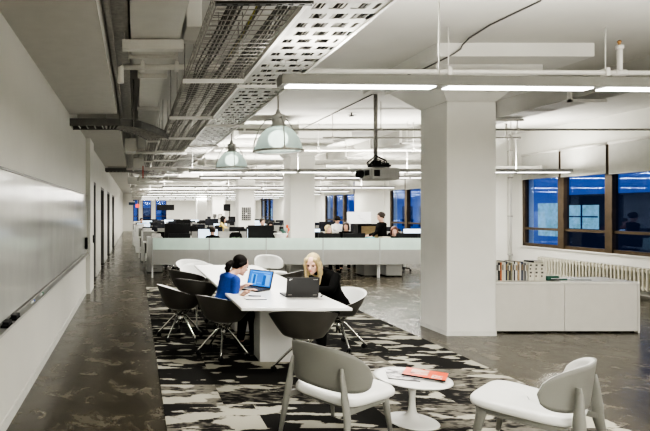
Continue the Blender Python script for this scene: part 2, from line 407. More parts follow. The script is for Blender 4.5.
cables(1.50,3.02,11,.10,1.3,24,'invented dark strands added to darken the tray slots beside the white outer rail',7,CABD)  # more made-up strands that darken the slots
ycb=MB().tube([(.83,2.6,3.01),(.80,3.4,3.0),(.84,4.2,3.02),(.82,5.0,3.0)],.006,5)
tag(ycb.build('data_cable', mat('yellow cable',(.35,.33,.05),.6)),'single yellow cable lying in the wire basket','cable')
# slotted strut at the end of the baskets (top edge of the view)
t=thing('ceiling_strut','dark slotted steel strut crossing under the wire basket ends','strut',(0,3.32,2.95))
sb=MB().box(.51,1.12,0,.012,-.0,.05).box(.51,1.12,.03,.042,0,.05)
for i in range(9): sb.box(.51+.07*i,.545+.07*i,.012,.03,0,.01)
sb.build('rail', DARKST, t); MB().tube([(.52,.02,.05),(.52,.02,ZC-2.95)],.007,5).build('hanger_rod', GALV, t); MB().tube([(1.10,.02,.05),(1.10,.02,ZC-2.95)],.007,5).build('hanger_rod', GALV, t)
# cross cable trays leaving the corridor wall and curving into the baskets
def cross_tray(d,z,label,sc=1.0):
    t=thing('curved_cable_tray',label,'cable tray'); 
    path=[(XL,d),(-.5,d),(-.22,d),(-.05,d+.08),(.10,d+.25),(.3,d+.65),(.5,d+1.15),(.60,d+1.5)]
    path=[V((a,b,z)) for a,b in path]; w=.40
    L=[];R=[]
    for i,p in enumerate(path):
        tt=(path[min(i+1,len(path)-1)]-path[max(i-1,0)]).normalized(); nn=V((-tt.y,tt.x,0)); L.append(p); R.append(p+nn*w)
    mb=MB()
    for S in (L,R):
        for i in range(len(S)-1):
            a,b_=S[i],S[i+1]; n=V((-(b_-a).y,(b_-a).x,0)).normalized()*.012
            mb.hexa([a,b_,b_+n,a+n],[q+V((0,0,.11)) for q in (a,b_,b_+n,a+n)])
    mb.build('side_rail', mat('dull galvanised rail',(.13,.127,.118),.5,.4,var=.15), t)
    rg=MB()
    for i in range(len(L)-1):
        for q in (0,.25,.5,.75):
            a=L[i].lerp(L[i+1],q); b_=R[i].lerp(R[i+1],q); rg.tube([a+V((0,0,.02)),b_+V((0,0,.02))],.012,4,False,False)
    rg.build('rungs', GALV, t)
    cbm=MB(); rnd=random.Random(int(d*10))
    for k in range(7):
        q=.15+.1*k; cbm.tube([L[i].lerp(R[i],q)+V((0,0,.04+.012*rnd.random())) for i in range(len(L))],.013,5)
    cbm.build('cables', CABD, t)
cross_tray(7.95,2.93,'galvanised cable tray leaving the corridor wall and curving into the baskets, nearer one')
cross_tray(17.4,2.95,'galvanised cable tray curving out of the corridor wall far down the aisle')
tag(MB().tube([(-.45,8.0,2.9),(-.45,8.0,ZC)],.008,5).tube([(-.02,8.05,2.9),(-.02,8.05,ZC)],.008,5).build('hanger_rod', GALV),'thin pair of rods carrying the nearer curved cable tray','rod')
# ------------------------------------------------------------------ ducts on the corridor side
t=thing('air_duct','large rectangular painted duct with a tapered joint above the aisle','duct')
def rect(xa,xb,y,za,zb): return [V((xa,y,za)),V((xb,y,za)),V((xb,y,zb)),V((xa,y,zb))]
DM=mat('light duct paint',(.60,.595,.555),.5,var=.03)
MB().hexa(rect(-.04,.42,0.5,3.28,3.6),rect(-.04,.42,5.55,3.28,3.6)).build('wide_section', DM, t)
MB().hexa(rect(-.04,.42,5.6,3.28,3.6),rect(.06,.36,6.4,3.30,3.56)).build('tapered_section', DM, t)
MB().hexa(rect(.06,.36,6.4,3.30,3.56),rect(.06,.36,22,3.30,3.56)).build('narrow_section', DM, t)
for y,xa,xb in ((5.55,-.07,.45),(6.38,.03,.39),(8.4,.03,.39),(11,.03,.39),(14,.03,.39)): MB().box(xa,xb,y,y+.04,3.25,3.6).build('flange', W_PIPE, t)
MB().box(-.12,.46,5.0,5.09,3.18,3.27).tube([(-.1,5.04,3.2),(-.1,5.04,ZC)],.008,5).tube([(.44,5.04,3.2),(.44,5.04,ZC)],.008,5).build('support_bar', W_PIPE, t)
t=thing('duct_box','pale square duct branch hanging beside the wire baskets','duct',(.53,4.75,3.3)); MB().box(-.07,.07,-.0,.4,.0,.35).build('box', W_PIPE, t, bevel=.01); MB().box(-.08,.08,.38,.42,-.02,.35).build('flange', DM, t)
tag(MB().box(-.27,-.06,.5,30,3.35,3.6).box(-.24,-.20,.5,30,3.25,3.3).build('conduit_trunking', GALV),'dark steel trunking tucked beside the lowered corridor ceiling','trunking')
# long beam-like duct to the right
t=thing('air_duct','boxed painted duct running under the slab beyond the near column','duct')
MB().box(6.6,7.1,.6,42,3.35,ZC).build('casing', W_DUCT, t)
for i in range(20):
    y=6.3+1.7*i; MB().box(6.56,7.12,y,y+.05,3.30,3.34).box(6.56,6.6,y,y+.05,3.30,3.64).build('bracket', W_PIPE, t)
# ------------------------------------------------------------------ pipes across the room
def pipe(y,z,x0,x1,r,label,dy=0,dz=0,drops=(),hang=None,name='ceiling_pipe',m=None,fit=True):
    t=thing(name,label,'pipe')
    MB().tube([(x0,y,z),(x1,y+dy,z+dz)],r,8).build('run', m or W_PIPE, t)
    n=max(2,int((x1-x0)/2.5))
    for x in (hang or [x0+.2+(x1-x0-.4)*i/n for i in range(n+1)]):
        h=MB(); q=(x-x0)/(x1-x0); h.tube([(x,y+dy*q,z+dz*q),(x,y+dy*q,ZC)],.007,5).box(x-.02,x+.02,y+dy*q-r*1.4,y+dy*q+r*1.4,z+dz*q-r*1.4,z+dz*q+r*1.7); h.build('hanger', W_PIPE, t)
    if fit and drops:
        for x in drops:
            g=MB(); q=(x-x0)/(x1-x0); g.tube([(x,y+dy*q,z+dz*q),(x,y+dy*q,z+dz*q+.3)],r*.9,8).tube([(x-.06,y+dy*q,z+dz*q),(x+.06,y+dy*q,z+dz*q)],r*1.35,8).tube([(x,y+dy*q,z+dz*q+.26),(x,y+dy*q,z+dz*q+.3)],r*1.3,8); g.build('riser', W_PIPE, t)
    return t
pipe(5.7,3.16,1.2,9.8,.028,'white sprinkler pipe crossing above the near linear light',dy=.2,drops=(5.30,8.4),hang=(1.4,3.4,5.14,7.2,9.5))
MB().ball((5.30,5.8,3.5),.02).tube([(5.30,5.8,3.45),(5.30,5.8,3.5)],.012).build('sprinkler_head', mat('brass',(.35,.2,.08),.35,.8), [o for o in bpy.data.objects if o.name.startswith('ceiling_pipe')][0])
t=pipe(5.6,3.17,-.12,1.0,.03,'white pipe with an elbow crossing under the duct above the aisle')
MB().tube([(-.12,5.6,3.17),(-.15,5.6,3.16),(-.15,5.6,3.0)],.034,8).build('elbow', W_PIPE, t)
pipe(9.7,3.14,1.8,9.7,.02,'thin grey pipe crossing behind the near pendant lamp',m=W_DUCT)
pipe(11.0,3.17,3.9,8.0,.022,'grey pipe with an upturned end past the near column',drops=(7.7,),m=W_DUCT)
pipe(12.0,3.03,1.8,6.5,.03,'white pipe crossing ahead of the projector pole')
pipe(14.9,3.02,1.75,9.7,.075,'thick white insulated pipe crossing above the desks')
pipe(16.4,2.92,.6,9.7,.05,'white pipe crossing at the second bay')
pipe(19.0,2.82,1.0,9.7,.04,'slender dark line pipe over the middle desks',m=W_DUCT)
for i,(d,z,x0,x1,r) in enumerate([(13.3,3.2,.8,5.5,.05),(22.5,3.0,.0,9.7,.09),(24.2,2.8,-.2,9.7,.05),(26.6,2.9,.6,9.7,.07),(29.4,3.0,-.2,9.7,.10),(31,2.7,.0,9.7,.05),(34,2.85,-.2,9.7,.09),(37,2.8,-.2,9.7,.08),(40,2.7,-.2,9.7,.07)]):
    pipe(d,z,x0,x1,r,'white service pipe over the office, %s back from the pendant lamps'%ORD[i])
def xduct(d,x0,x1,z0,z1,dep,label):
    t=thing('air_duct',label,'duct'); MB().box(x0,x1,d,d+dep,z0,z1).build('casing', W_WALL, t, bevel=.01)
    f=MB(); n=int((x1-x0)/1.4)
    for i in range(n+1): x=x0+.05+(x1-x0-.1)*i/max(n,1); f.box(x-.015,x+.015,d-.02,d+dep+.02,z0-.02,z1+.02)
    f.build('flange', W_PIPE, t)
xduct(11.3,2.2,3.5,3.28,3.5,.5,'short pale duct crossing behind the near pendant lamp')
xduct(16.9,1.8,3.9,3.05,3.3,.6,'pale cross duct at the second column bay')
xduct(17.2,5.0,6.2,3.0,3.25,.6,'pale duct box to the far side of the second column')
xduct(24.0,1.8,4.0,3.0,3.4,.8,'pale cross duct at the third column bay')
xduct(31.2,.2,4.0,2.95,3.4,.8,'pale cross duct at the fourth column bay')
xduct(12.6,7.35,9.7,2.55,2.72,.4,'pale boxed duct beside the window blinds')
for i,(x,y,z,w,l) in enumerate([(-.1,11.5,2.95,.25,.5),(.1,14.3,2.8,.3,.6),(-.1,20.5,2.7,.35,.5),(.2,25,2.75,.3,.6),(.0,30,2.8,.4,.6)]):
    t=thing('duct_box','pale junction box hanging over the aisle, %s down the corridor'%ORD[i],'duct',(x,y,z))
    MB().box(-w/2,w/2,0,l,0,.28).build('box', DM, t, bevel=.008); MB().tube([(0,l/2,.28),(0,l/2,ZC-z)],.03,8).build('neck', W_PIPE, t)
    pipe(y+l+.3,z+.05,-.25,1.2,.035,'short white pipe crossing the aisle beside junction box, %s down the corridor'%ORD[i])
# vertical pipes by the window wall corner
for i,(x,y) in enumerate(((9.72,13.72),(9.80,13.86))):
    t=thing('wall_pipe','slim white vertical pipe in the corner beside the %s'%('window frame' if i==0 else 'radiator end, outer one'),'pipe',(x,y,0))
    MB().tube([(0,0,0),(0,0,ZC)],.03 if i==0 else .022,8).build('run', W_PIPE, t)
    c=MB(); [c.box(-.04,.04,-.04,.04,z,z+.03) for z in (.5,1.5,2.5,3.2)]; c.build('clip', W_DUCT, t)
tag(MB().tube([(3.6,4.6,3.64),(3.84,5.02,3.64),(3.8,5.67,3.64),(3.85,6.1,3.64),(3.875,6.27,3.615),(3.86,6.285,3.57),(3.79,6.285,3.52),(3.72,6.32,3.482),(3.72,6.8,3.482),(3.66,7.25,3.482)],.009,5).build('ceiling_conduit', mat('thin grey conduit',(.12,.118,.11),.5)),'thin grey conduit snaking across the slab to the near column head','conduit')
tag(MB().tube([(4.05,8.9,3.64),(4.05,13.9,3.64)],.009,5).build('ceiling_conduit', MATS['thin grey conduit']),'straight thin conduit along the slab between the first two columns','conduit')
# ------------------------------------------------------------------ linear lights
def linear(xs,xe,y0,y1,z,label,seg=1.22,es=LAMPON,name='linear_light',h=.085,w=.13,odd=False):
    L=math.hypot(xe-xs,y1-y0); a=math.atan2(y1-y0,xe-xs)
    t=thing(name,label,'light',(xs,y0,z),a)
    MB().box(0,L,-w/2,w/2,.012,h).build('housing', mat('light housing',(.33,.33,.315),.45,.2,var=.03), t)
    n=max(1,round(L/seg)); s_=L/n; df=MB(); lens=MB()
    for i in range(n): df.box(i*s_+.05,(i+1)*s_-.05,-w/2+.02,w/2-.02,.003,.0125)
    df.build('diffuser', es, t)
    for i in range(1 if odd else 0,n+1,1 if n<4 else 2):
        x=min(max(i*s_,.08),L-.08); MB().tube([(x,0,h),(x,0,ZC-z)],.006,5).build('hanger_rod', W_PIPE, t)
    return t,L,a
LE=[]
def lamp_area(x0,x1,y0,y1,z,e,up=False,w=.14,name='linear_glow'):
    ld=bpy.data.lights.new(name,'AREA'); ld.shape='RECTANGLE'; L=math.hypot(x1-x0,y1-y0); ld.size=L; ld.size_y=w; ld.energy=e*L; ld.color=(1,.965,.90)
    o=bpy.data.objects.new(name,ld); C.objects.link(o); o.location=((x0+x1)/2,(y0+y1)/2,z); o.rotation_euler=(PI if up else 0,0,math.atan2(y1-y0,x1-x0)*(-1 if up else 1)); return o
rows=[(3.92,4.2,1.07,8.3,2.565,'long suspended linear light across the front of the view'),
      (11.8,11.8,1.2,9.70,2.5,'suspended linear light behind the near column'),
      (19.6,19.6,1.0,9.6,2.5,'suspended linear light over the screened desks'),
      (27.4,27.4,.6,9.6,2.5,'suspended linear light at the fourth column'),
      (35.2,35.2,.4,9.6,2.5,'suspended linear light near the far windows'),
      (40.6,40.6,.4,9.6,2.5,'added linear light brightening the end wall'),  # extra lamp row, put in to lighten the end wall
      (-2.2,-2.2,-.6,9.5,2.6,'unseen added fill light row behind the camera, brightening the corridor wall')]  # out-of-view lamp row, put in as fill for the corridor wall
EDN,EUP=24,26  # downward glow of the fixtures, then upward lamps added to brighten the ceiling
for i,(ya,yb,xa,xb,z,l) in enumerate(rows):
    linear(xa,xb,ya,yb,z,l,odd=(i==0))
    k={0:.6,6:2.4}.get(i,1.0)
    lamp_area(xa+.1,xb-.1,ya,yb,z-.004,EDN*k); lamp_area(xa+.1,xb-.1,ya,yb,z+.09,EUP*k,True)
for d,x0,x1,z,l in ((15.7,1.9,9.4,2.62,'first'),(23.5,.6,9.5,2.5,'second'),(31.3,.4,9.5,2.5,'third')):
    linear(x0,x1,d,d,z,'plain white linear light between the main light rows, %s of three'%l); lamp_area(x0,x1,d,d,z-.004,EDN); lamp_area(x0,x1,d,d,z+.09,EUP,True)
# ------------------------------------------------------------------ pendant bell lamps
BELL=bpy.data.materials.new('prismatic glass'); BELL.use_nodes=True
nt=BELL.node_tree; nt.nodes.remove(nt.nodes['Principled BSDF']); N=nt.nodes; Lk=nt.links
tr=N.new('ShaderNodeBsdfTransparent'); tr.inputs[0].default_value=(.85,.93,.88,1); df=N.new('ShaderNodeBsdfTranslucent'); df.inputs[0].default_value=(.75,.85,.8,1)
gl=N.new('ShaderNodeBsdfGlossy'); gl.inputs['Roughness'].default_value=.25; gl.inputs[0].default_value=(.8,.85,.82,1); di=N.new('ShaderNodeBsdfDiffuse'); di.inputs[0].default_value=(.45,.52,.49,1)
def mx(a,b,f):
    n=N.new('ShaderNodeMixShader'); n.inputs[0].default_value=f; Lk.new(a,n.inputs[1]); Lk.new(b,n.inputs[2]); return n.outputs[0]
tc=N.new('ShaderNodeTexCoord'); wv=N.new('ShaderNodeTexNoise'); wv.inputs['Scale'].default_value=3; Lk.new(tc.outputs['Object'],wv.inputs['Vector'])
em=N.new('ShaderNodeEmission'); em.inputs[0].default_value=(.80,.90,.85,1); em.inputs[1].default_value=.45
Lk.new(mx(mx(mx(tr.outputs[0],df.outputs[0],.25),mx(di.outputs[0],gl.outputs[0],.35),.35),em.outputs[0],.30),N['Material Output'].inputs[0])
BULB=mat('lamp glow',(1,1,1),.5,emit=(1,.99,.95),es=11)
def pendant(x,y,z,label):
    t=thing('pendant_lamp',label,'lamp',(x,y,z),0,'bell pendant lamps'); R=.27
    prof=[(R,.0),(R*.985,.03),(R*.93,.09),(R*.82,.16),(R*.66,.22),(R*.45,.265),(R*.3,.28)]
    sh=MB(); sh.lathe(prof,36,caps=False); sh.lathe([(r-.006,zz-.004) for r,zz in prof],36,caps=False); sh.build('glass_shade', BELL, t)
    MB().lathe([(R+.004,-.012),(R+.016,-.006),(R+.016,.006),(R+.004,.012),(R-.012,.0),(R+.004,-.012)],36,caps=False).build('rim_ring', GALV, t)
    MB().lathe([(0,.26),(.085,.265),(.088,.30),(.07,.305),(.07,.38),(.075,.385),(.075,.41),(.03,.43),(.02,.47),(0,.475)],20).build('lamp_housing', mat('brushed aluminium',(.50,.50,.48),.45,.3,var=.08,scale=30), t)
    g=MB().ball((0,0,.14),(.115,.115,.10),16,10); g.build('bulb', BULB, t)
    a=MB()
    for k in range(3):
        q=.5+k*2*PI/3; c,s_=math.cos(q),math.sin(q)
        a.tube([(c*.08,s_*.08,.37),(c*.14,s_*.14,.37),(c*.22,s_*.22,.28),(c*(R+.012),s_*(R+.012),.12),(c*(R+.016),s_*(R+.016),.01)],.006,6)
        a.box(c*(R+.01)-.015,c*(R+.01)+.015,s_*(R+.01)-.015,s_*(R+.01)+.015,.0,.03)
    a.build('guard_arm', GALV, t)
    MB().tube([(0,0,.47),(0,0,ZC-z)],.010,6).build('stem', GALV, t)
    ld=bpy.data.lights.new('pendant_glow','SPOT'); ld.energy=130; ld.spot_size=2.4; ld.spot_blend=.6; ld.shadow_soft_size=.12; ld.color=(1,.97,.92)
    o=bpy.data.objects.new('pendant_glow',ld); C.objects.link(o); o.location=(x,y,z-.02)
pendant(1.64,6.07,2.335,'large glass bell pendant lamp over the near end of the meeting table')
pendant(1.67,9.15,2.39,'glass bell pendant lamp farther back, smaller in view, beyond the table')
# ------------------------------------------------------------------ projector
px_,pd=3.83,8.5
t=thing('ceiling_projector','grey ceiling projector on a long pole with black cable clutter','projector',(px_,pd,2.255),.12)
MB().box(-.14,.33,-.20,.16,-.115,.08).build('body', mat('projector grey',(.42,.42,.41),.5), t, bevel=.035)
MB().box(-.16,-.135,-.16,.13,-.09,.06).build('front_panel', mat('projector front',(.45,.45,.44),.4), t, bevel=.008)
MB().box(-.165,-.155,-.14,-.02,-.04,.04).build('vent_grille', BLACK, t)
MB().box(-.115,-.02,-.205,-.195,-.06,.04).build('vent', BLACK, t)
MB().lathe([(0,0),(.062,0),(.066,.05),(.058,.10),(.045,.11),(.04,.09),(0,.085)],20,M=Matrix.Translation((-.14,.07,-.01))@Matrix.Rotation(-PI/2,4,'Y')).build('lens', BLACK, t)
MB().box(-.06,.22,-.12,.08,.10,.13).box(-.01,.09,-.06,.04,.13,.2).box(.16,.20,-.1,.06,.1,.16).build('mount_bracket', BLACK, t)
MB().tube([(.03,0,.15),(.03,0,ZC-2.255)],.030,12).build('pole', GALV, t)
cm=MB(); rnd=random.Random(5)
for k in range(7):
    a=rnd.uniform(-.14,-.02); b_=rnd.uniform(.12,.28); hh=rnd.uniform(.17,.3); yy=rnd.uniform(-.12,.05)
    cm.tube([(a,yy,.1),(a-.03,yy,hh*.6),(.02+rnd.uniform(-.03,.03),yy*.5,hh),(b_,yy,hh*.75),(b_+.03,yy,.1)],.008,6)
cm.build('cables', BLACK, t)
MB().box(-.12,.18,-.1,.1,ZC-2.255-.05,ZC-2.255).build('ceiling_plate', BLACK, t)
# ------------------------------------------------------------------ smaller ceiling and wall items
t=thing('exit_sign','small red lit exit box hanging over the far aisle','sign',(wx(137.5,30),30,wz(205.8,30)))
MB().box(-.10,.10,-.03,.03,-.09,.09).build('face', mat('red sign glow',(.6,.05,.02),.5,emit=(1,.10,.05),es=1.2), t); MB().tube([(0,0,.09),(0,0,ZC-wz(205.8,30))],.01,5).build('stem', W_PIPE, t)
t=thing('hanging_sign','dark blue hanging panel beside the red exit box','sign',(wx(132,31),31,wz(203.3,31))); MB().box(-.19,.17,-.02,.02,-.1,.06).build('face', mat('navy sign',(.02,.05,.10),.5), t); MB().box(-.19,.17,-.022,.022,.06,.12).build('top_bar', W_PIPE, t)
t=thing('alarm_strobe','slim red vertical fire alarm pipe hanging from the ceiling over the aisle','alarm',(wx(143,14),14,wz(172.5,14))); MB().tube([(0,0,-.15),(0,0,.17)],.015,8).build('tube', mat('alarm red',(.42,.05,.04),.5), t); MB().tube([(0,0,.17),(0,0,ZC-wz(172.5,14))],.01,6).build('stem', W_PIPE, t)
t=thing('hanging_screen','black hanging screen in front of the end wall','screen',(wx(165.5,38),38,wz(207.5,38))); MB().box(-.62,.62,-.04,.04,-.2,.2).build('panel', BLACK, t); MB().tube([(-.4,0,.2),(-.4,0,ZC-wz(207.5,38))],.02,6).tube([(.4,0,.2),(.4,0,ZC-wz(207.5,38))],.02,6).build('stem', W_PIPE, t)
t=thing('hanging_screen','small black hanging television between the third and fourth columns','screen',(wx(226.8,26),26,wz(207.6,26))); MB().box(-.17,.17,-.04,.04,-.17,.17).build('panel', BLACK, t); MB().tube([(0,0,.17),(0,0,ZC-wz(207.6,26))],.015,6).build('stem', GALV, t); MB().box(.13,.17,.04,.08,-.55,-.1).build('bracket', BLACKM, t)
t=thing('picture_grid','grid of small black square pictures on the third column','pictures',(4.415,21.08,wz(213.8,21.08)))
g=MB()
for r in range(7):
    for c in range(5):
        if (r*5+c) in (17,): continue
        g.box(-.165+.075*c,-.115+.075*c,-.012,0,-.25+.075*r,-.195+.075*r)
g.build('squares', BLACK, t)
t=thing('wall_plaque','dark shield shaped plaque on the fourth column','plaque',(wx(214.8,28.1),28.13,wz(216.5,28.1)))
MB().add([V((x,y,z)) for y in (-.03,0) for x,z in ((-.09,.13),(.09,.13),(.09,-.02),(0,-.15),(-.09,-.02))],[(4,3,2,1,0),(5,6,7,8,9),(0,1,6,5),(1,2,7,6),(2,3,8,7),(3,4,9,8),(4,0,5,9)]).build('shield', mat('plaque grey',(.07,.07,.065),.5), t)
t=thing('framed_print','small dark framed print beside the shield plaque','picture',(wx(220.3,28.1),28.13,wz(216.6,28.1)))
MB().box(-.095,.095,-.03,-.01,-.135,.135).build('frame', mat('print frame',(.10,.08,.05),.5), t); MB().box(-.065,.065,-.034,-.03,-.1,.1).build('print', mat('print paper',(.5,.5,.46),.6), t)
t=thing('sprinkler_head','small dark sprinkler head under the slab past the projector pole','sprinkler',(wx(351.5,10.8),10.8,ZC)); MB().tube([(0,0,0),(0,0,-.06)],.015,8).lathe([(0,-.06),(.05,-.06),(.05,-.07),(0,-.075)],12).build('head', DARKST, t); MB().box(-.08,.1,-.01,.01,-.05,-.04).build('deflector', DARKST, t)
# ------------------------------------------------------------------ radiator
t=thing('radiator','long cream column radiator under the window sill','radiator',(XR-.13,0,0))
rf=MB(); y=9.2
while y<12.85: rf.box(-.05,.05,y,y+.04,.11,.55); y+=.085
rf.build('fins', RADM, t, bevel=.012)
MB().box(.055,.07,9.2,12.85,.11,.55).build('shade_plate', mat('radiator shadow gap',(.09,.085,.07),.7), t)  # dark sheet added to paint the shade between the fins
MB().box(-.03,.03,9.2,12.85,.14,.19).box(-.03,.03,9.2,12.85,.47,.52).build('header_pipe', RADM, t)
f=MB(); [f.box(-.03,.03,yy,yy+.04,0,.12) for yy in (9.6,11.0,12.4)]; f.build('foot', RADM, t)
# ------------------------------------------------------------------ credenza with books
t=thing('credenza','long low white credenza with two flush panels beside the column','cabinet',(0,7.17,0))
X0,X1=4.79,6.83
MB().box(X0,X1,.02,.53,.02,.665).build('carcass', CRED, t)
MB().box(X0,X1,0,.55,.665,.69).build('worktop', mat('credenza top',(.72,.71,.66),.3), t, bevel=.003)
MB().box(X0+.03,X1-.03,.05,.5,0,.02).build('plinth', BLACKM, t)
MB().box(X0,5.81,.0,.02,.024,.66).build('door', CRED, t, bevel=.002); MB().box(5.816,X1-.03,.0,.02,.024,.66).build('door', CRED, t, bevel=.002)
MB().box(X1-.025,X1,-.002,.53,.0,.665).build('end_panel', CRED, t)
rnd=random.Random(11); x=4.98; z0=.691
cols=[(.5,.5,.46),(.03,.03,.03),(.45,.15,.06),(.55,.53,.45),(.6,.6,.56),(.03,.035,.05),(.45,.42,.28),(.08,.075,.07),(.25,.24,.17),(.6,.59,.55),(.03,.03,.03),(.62,.62,.6),(.35,.25,.15),(.6,.6,.58),(.05,.06,.10),(.3,.3,.29),(.12,.12,.12),(.6,.6,.57)]
cn=['cream','black','burnt orange','pale cream','white','blue black','straw yellow','charcoal','olive','off white','thin black','bright white','tan brown','plain white','navy','mid grey','dark grey','soft white']
hs=[.255,.25,.25,.26,.25,.265,.24,.25,.245,.26,.268,.25,.262,.245,.262,.25,.245,.255]
for i,(c,nm,h) in enumerate(zip(cols,cn,hs)):
    w=rnd.choice((.014,.018,.02,.024)) if 'thin' not in nm else .014
    if i==11: w=.03
    dp=.19; t=thing('book','%s spined book standing on the credenza, %s of the row from the column'%(nm,ORD[i]),'book',(x,7.30+rnd.uniform(0,.01),z0),0,'books standing on the credenza')
    MB().box(0,w,0,dp,0,h).build('cover', mat('book cloth %d'%i,c,.6), t, bevel=.0015)
    MB().box(w*.15,w*.85,.004,dp+.003,h-.004,h+.001).build('pages', mat('paper',(.62,.6,.52),.8), t)
    MB().box(w*.2,w*.8,-.0015,0,h*.55,h*.85).build('spine_label', mat('spine print %d'%(i%3),[(.1,.1,.1),(.7,.68,.6),(.3,.2,.1)][i%3],.6), t)
    x+=w+.0045
for k,nm in enumerate(('first','middle','last')):
    xa=x+.004; w=.075; t=thing('box_file','cream box file with printed spine marks, %s of the three after the books'%nm,'box file',(xa,7.29,z0),0,'box files standing on the credenza')
    MB().box(0,w,0,.22,0,.245-.006*k).build('case', mat('box file board',(.60,.58,.50),.6), t, bevel=.002)
    lb=MB(); [lb.box(.012+.0*j,.03+.012*(j%2),-.0012,0,.05+.05*j,.075+.05*j) for j in range(4)]; lb.build('spine_marks', mat('dark print',(.06,.055,.05),.6), t)
    x=xa+w
t=thing('book','small black book lying on top of the box files','book',(x-.15,7.31,z0+.246),.1); MB().box(0,.14,0,.17,0,.022).build('cover', BLACK, t, bevel=.002); MB().box(.003,.137,-.001,.165,.004,.018).build('pages', MATS['paper'], t)
t=thing('stapler','dark green hand tool lying flat on the credenza beside the box files','tool',(x+.05,7.32,z0),.1)
GRN=mat('dark green plastic',(.02,.09,.06),.4); MB().box(-.02,.16,-.02,.04,.03,.06).box(-.03,.04,-.02,.04,.0,.05).build('body', GRN, t, bevel=.012); MB().box(-.02,.17,-.02,.04,0,.015).build('tool_base', BLACK, t, bevel=.004)
t=thing('flat_ruler','flat grey green strip lying on the credenza past the hand tool','strip',(x+.24,7.34,z0),-.05); MB().box(0,.10,0,.03,0,.02).build('grip', GRN, t, bevel=.006); MB().box(.06,.42,.005,.025,0,.008).build('blade', mat('grey strip',(.12,.13,.13),.4), t)
# ------------------------------------------------------------------ meeting table
t=thing('meeting_table','long white meeting table on two white box pedestals, standing on the carpet','table',(1.52,6.95,0))
MB().box(-.52,.52,-1.98,1.98,.712,.74).build('tabletop', WHITEG, t, bevel=.004)
TB=mat('table base white',(.68,.68,.66),.4,var=.02)
MB().box(-.165,.26,-1.20,-.90,.012,.712).build('pedestal', TB, t, bevel=.004)
MB().box(-.165,.26,.25,.6,.012,.712).build('pedestal', TB, t, bevel=.004)
MB().box(-.03,.03,-1.9,1.9,.68,.712).build('beam', TB, t)
# ------------------------------------------------------------------ tub chairs
def tub_proto():
    t=thing('tub_chair','','chair',(0,0,0),0,'tub chairs around the meeting table')
    N_=56
    def prof(th):
        q=(1-math.cos(th))/2                      # 0 front, 1 back
        z=.455+.25*(q**.62)
        rx=.33; ry=.25 if math.cos(th)>0 else .30
        return z,rx,ry
    def ring(v,off):
        R=[]
        for j in range(N_):
            th=2*PI*j/N_; z1,rx,ry=prof(th); zz=.41; r0x,r0y=.19,.175
            e=v**.9
            x=math.sin(th)*(r0x+(rx-r0x)*e-off); y=math.cos(th)*(r0y+(ry-r0y)*e-off)
            R.append(V((x,y,zz+(z1-zz)*(v**1.08))))
        return R
    def low(f,z,off): return [V((math.sin(2*PI*j/N_)*(.19*f-off*f),math.cos(2*PI*j/N_)*(.175*f-off*f),z)) for j in range(N_)]
    out=[low(.03,.392,0),low(.55,.394,0),low(.85,.402,0),ring(.02,0)]+[ring(v,0) for v in (.12,.25,.4,.55,.7,.85,.96,1)]
    MB().rings(out,caps=False).build('shell', TAUPE, t)
    inn=[ring(1,0)]+[ring(1,.014)]+[ring(v,.018) for v in (.9,.75,.6,.45,.3,.18,.1)]+[low(.93,.455,.0),low(.7,.448,0),low(.03,.446,0)]
    MB().rings(inn,caps=False).build('seat_lining', WHITEP, t)
    MB().lathe([(0,.33),(.075,.33),(.11,.385),(.11,.396),(0,.396)],20).tube([(0,0,.18),(0,0,.34)],.028,12).build('hub', CHROME, t)
    for k in range(5):
        a=k*2*PI/5+.3; c,s_=math.cos(a),math.sin(a)
        lg=MB().tube([(c*.02,s_*.02,.325),(c*.07,s_*.07,.305),(c*.17,s_*.17,.20),(c*.26,s_*.26,.10),(c*.285,s_*.285,.075),(c*.285,s_*.285,.055)],[.013,.012,.0115,.011,.011,.009],8).build('leg', CHROME, t)
        cs=MB()
        T=Matrix.Translation((c*.285,s_*.285,.04))@Matrix.Rotation(a+.9,4,'Z')@Matrix.Rotation(PI/2,4,'Y')
        for zz in (-.018,.006): cs.lathe([(0,zz),(.026,zz),(.028,zz+.004),(.028,zz+.009),(.026,zz+.012),(0,zz+.012)],14,M=T)
        cs.ball((c*.285,s_*.285,.052),(.018,.018,.014),8,6); cs.build('caster', BLACK, lg)
    return t
tub=tub_proto()
tubs=[(1.00,6.0,(.76,.64),.3,'dark tub chair on casters under the woman in the blue top'),
 (.58,6.78,(.95,.30),.1,'empty dark tub chair at the carpet edge, its seam facing out, behind the blue-topped woman'),
 (.86,7.50,(.62,.78),.9,'empty dark tub chair tucked at the table between two other chairs'),
 (.84,8.55,(.75,.66),.5,'dark tub chair at the far corner of the table with its rim pointing up'),
 (1.12,9.32,(-.12,-.99),.7,'tub chair at the far end of the table showing its white inside'),
 (1.10,10.0,(.3,-.95),.2,'farther tub chair behind the table end, only its white back lining showing'),
 (2.40,8.5,(-.75,.66),.0,'dark tub chair on the far side of the table near its end, shell pointing up'),
 (2.40,7.7,(-.75,.66),.6,'dark tub chair on the far side of the table behind the blonde woman'),
 (2.44,6.36,(-.93,-.36),.2,'tub chair with white lining under the blonde woman in black'),
 (1.66,5.24,(.12,.99),1.0,'dark tub chair at the near end of the table with its back turned')]
TB_=[]
for i,(x,y,f,rot,l) in enumerate(tubs):
    o = tub if i==0 else dup(tub,(x,y,.012),yaw(*f),l)
    if i==0: FIRST=(x,y,f,l)
    TB_.append(o)
tub.location=(FIRST[0],FIRST[1],.012); tub.rotation_euler=(0,0,yaw(*FIRST[2])); tub['label']=FIRST[3]
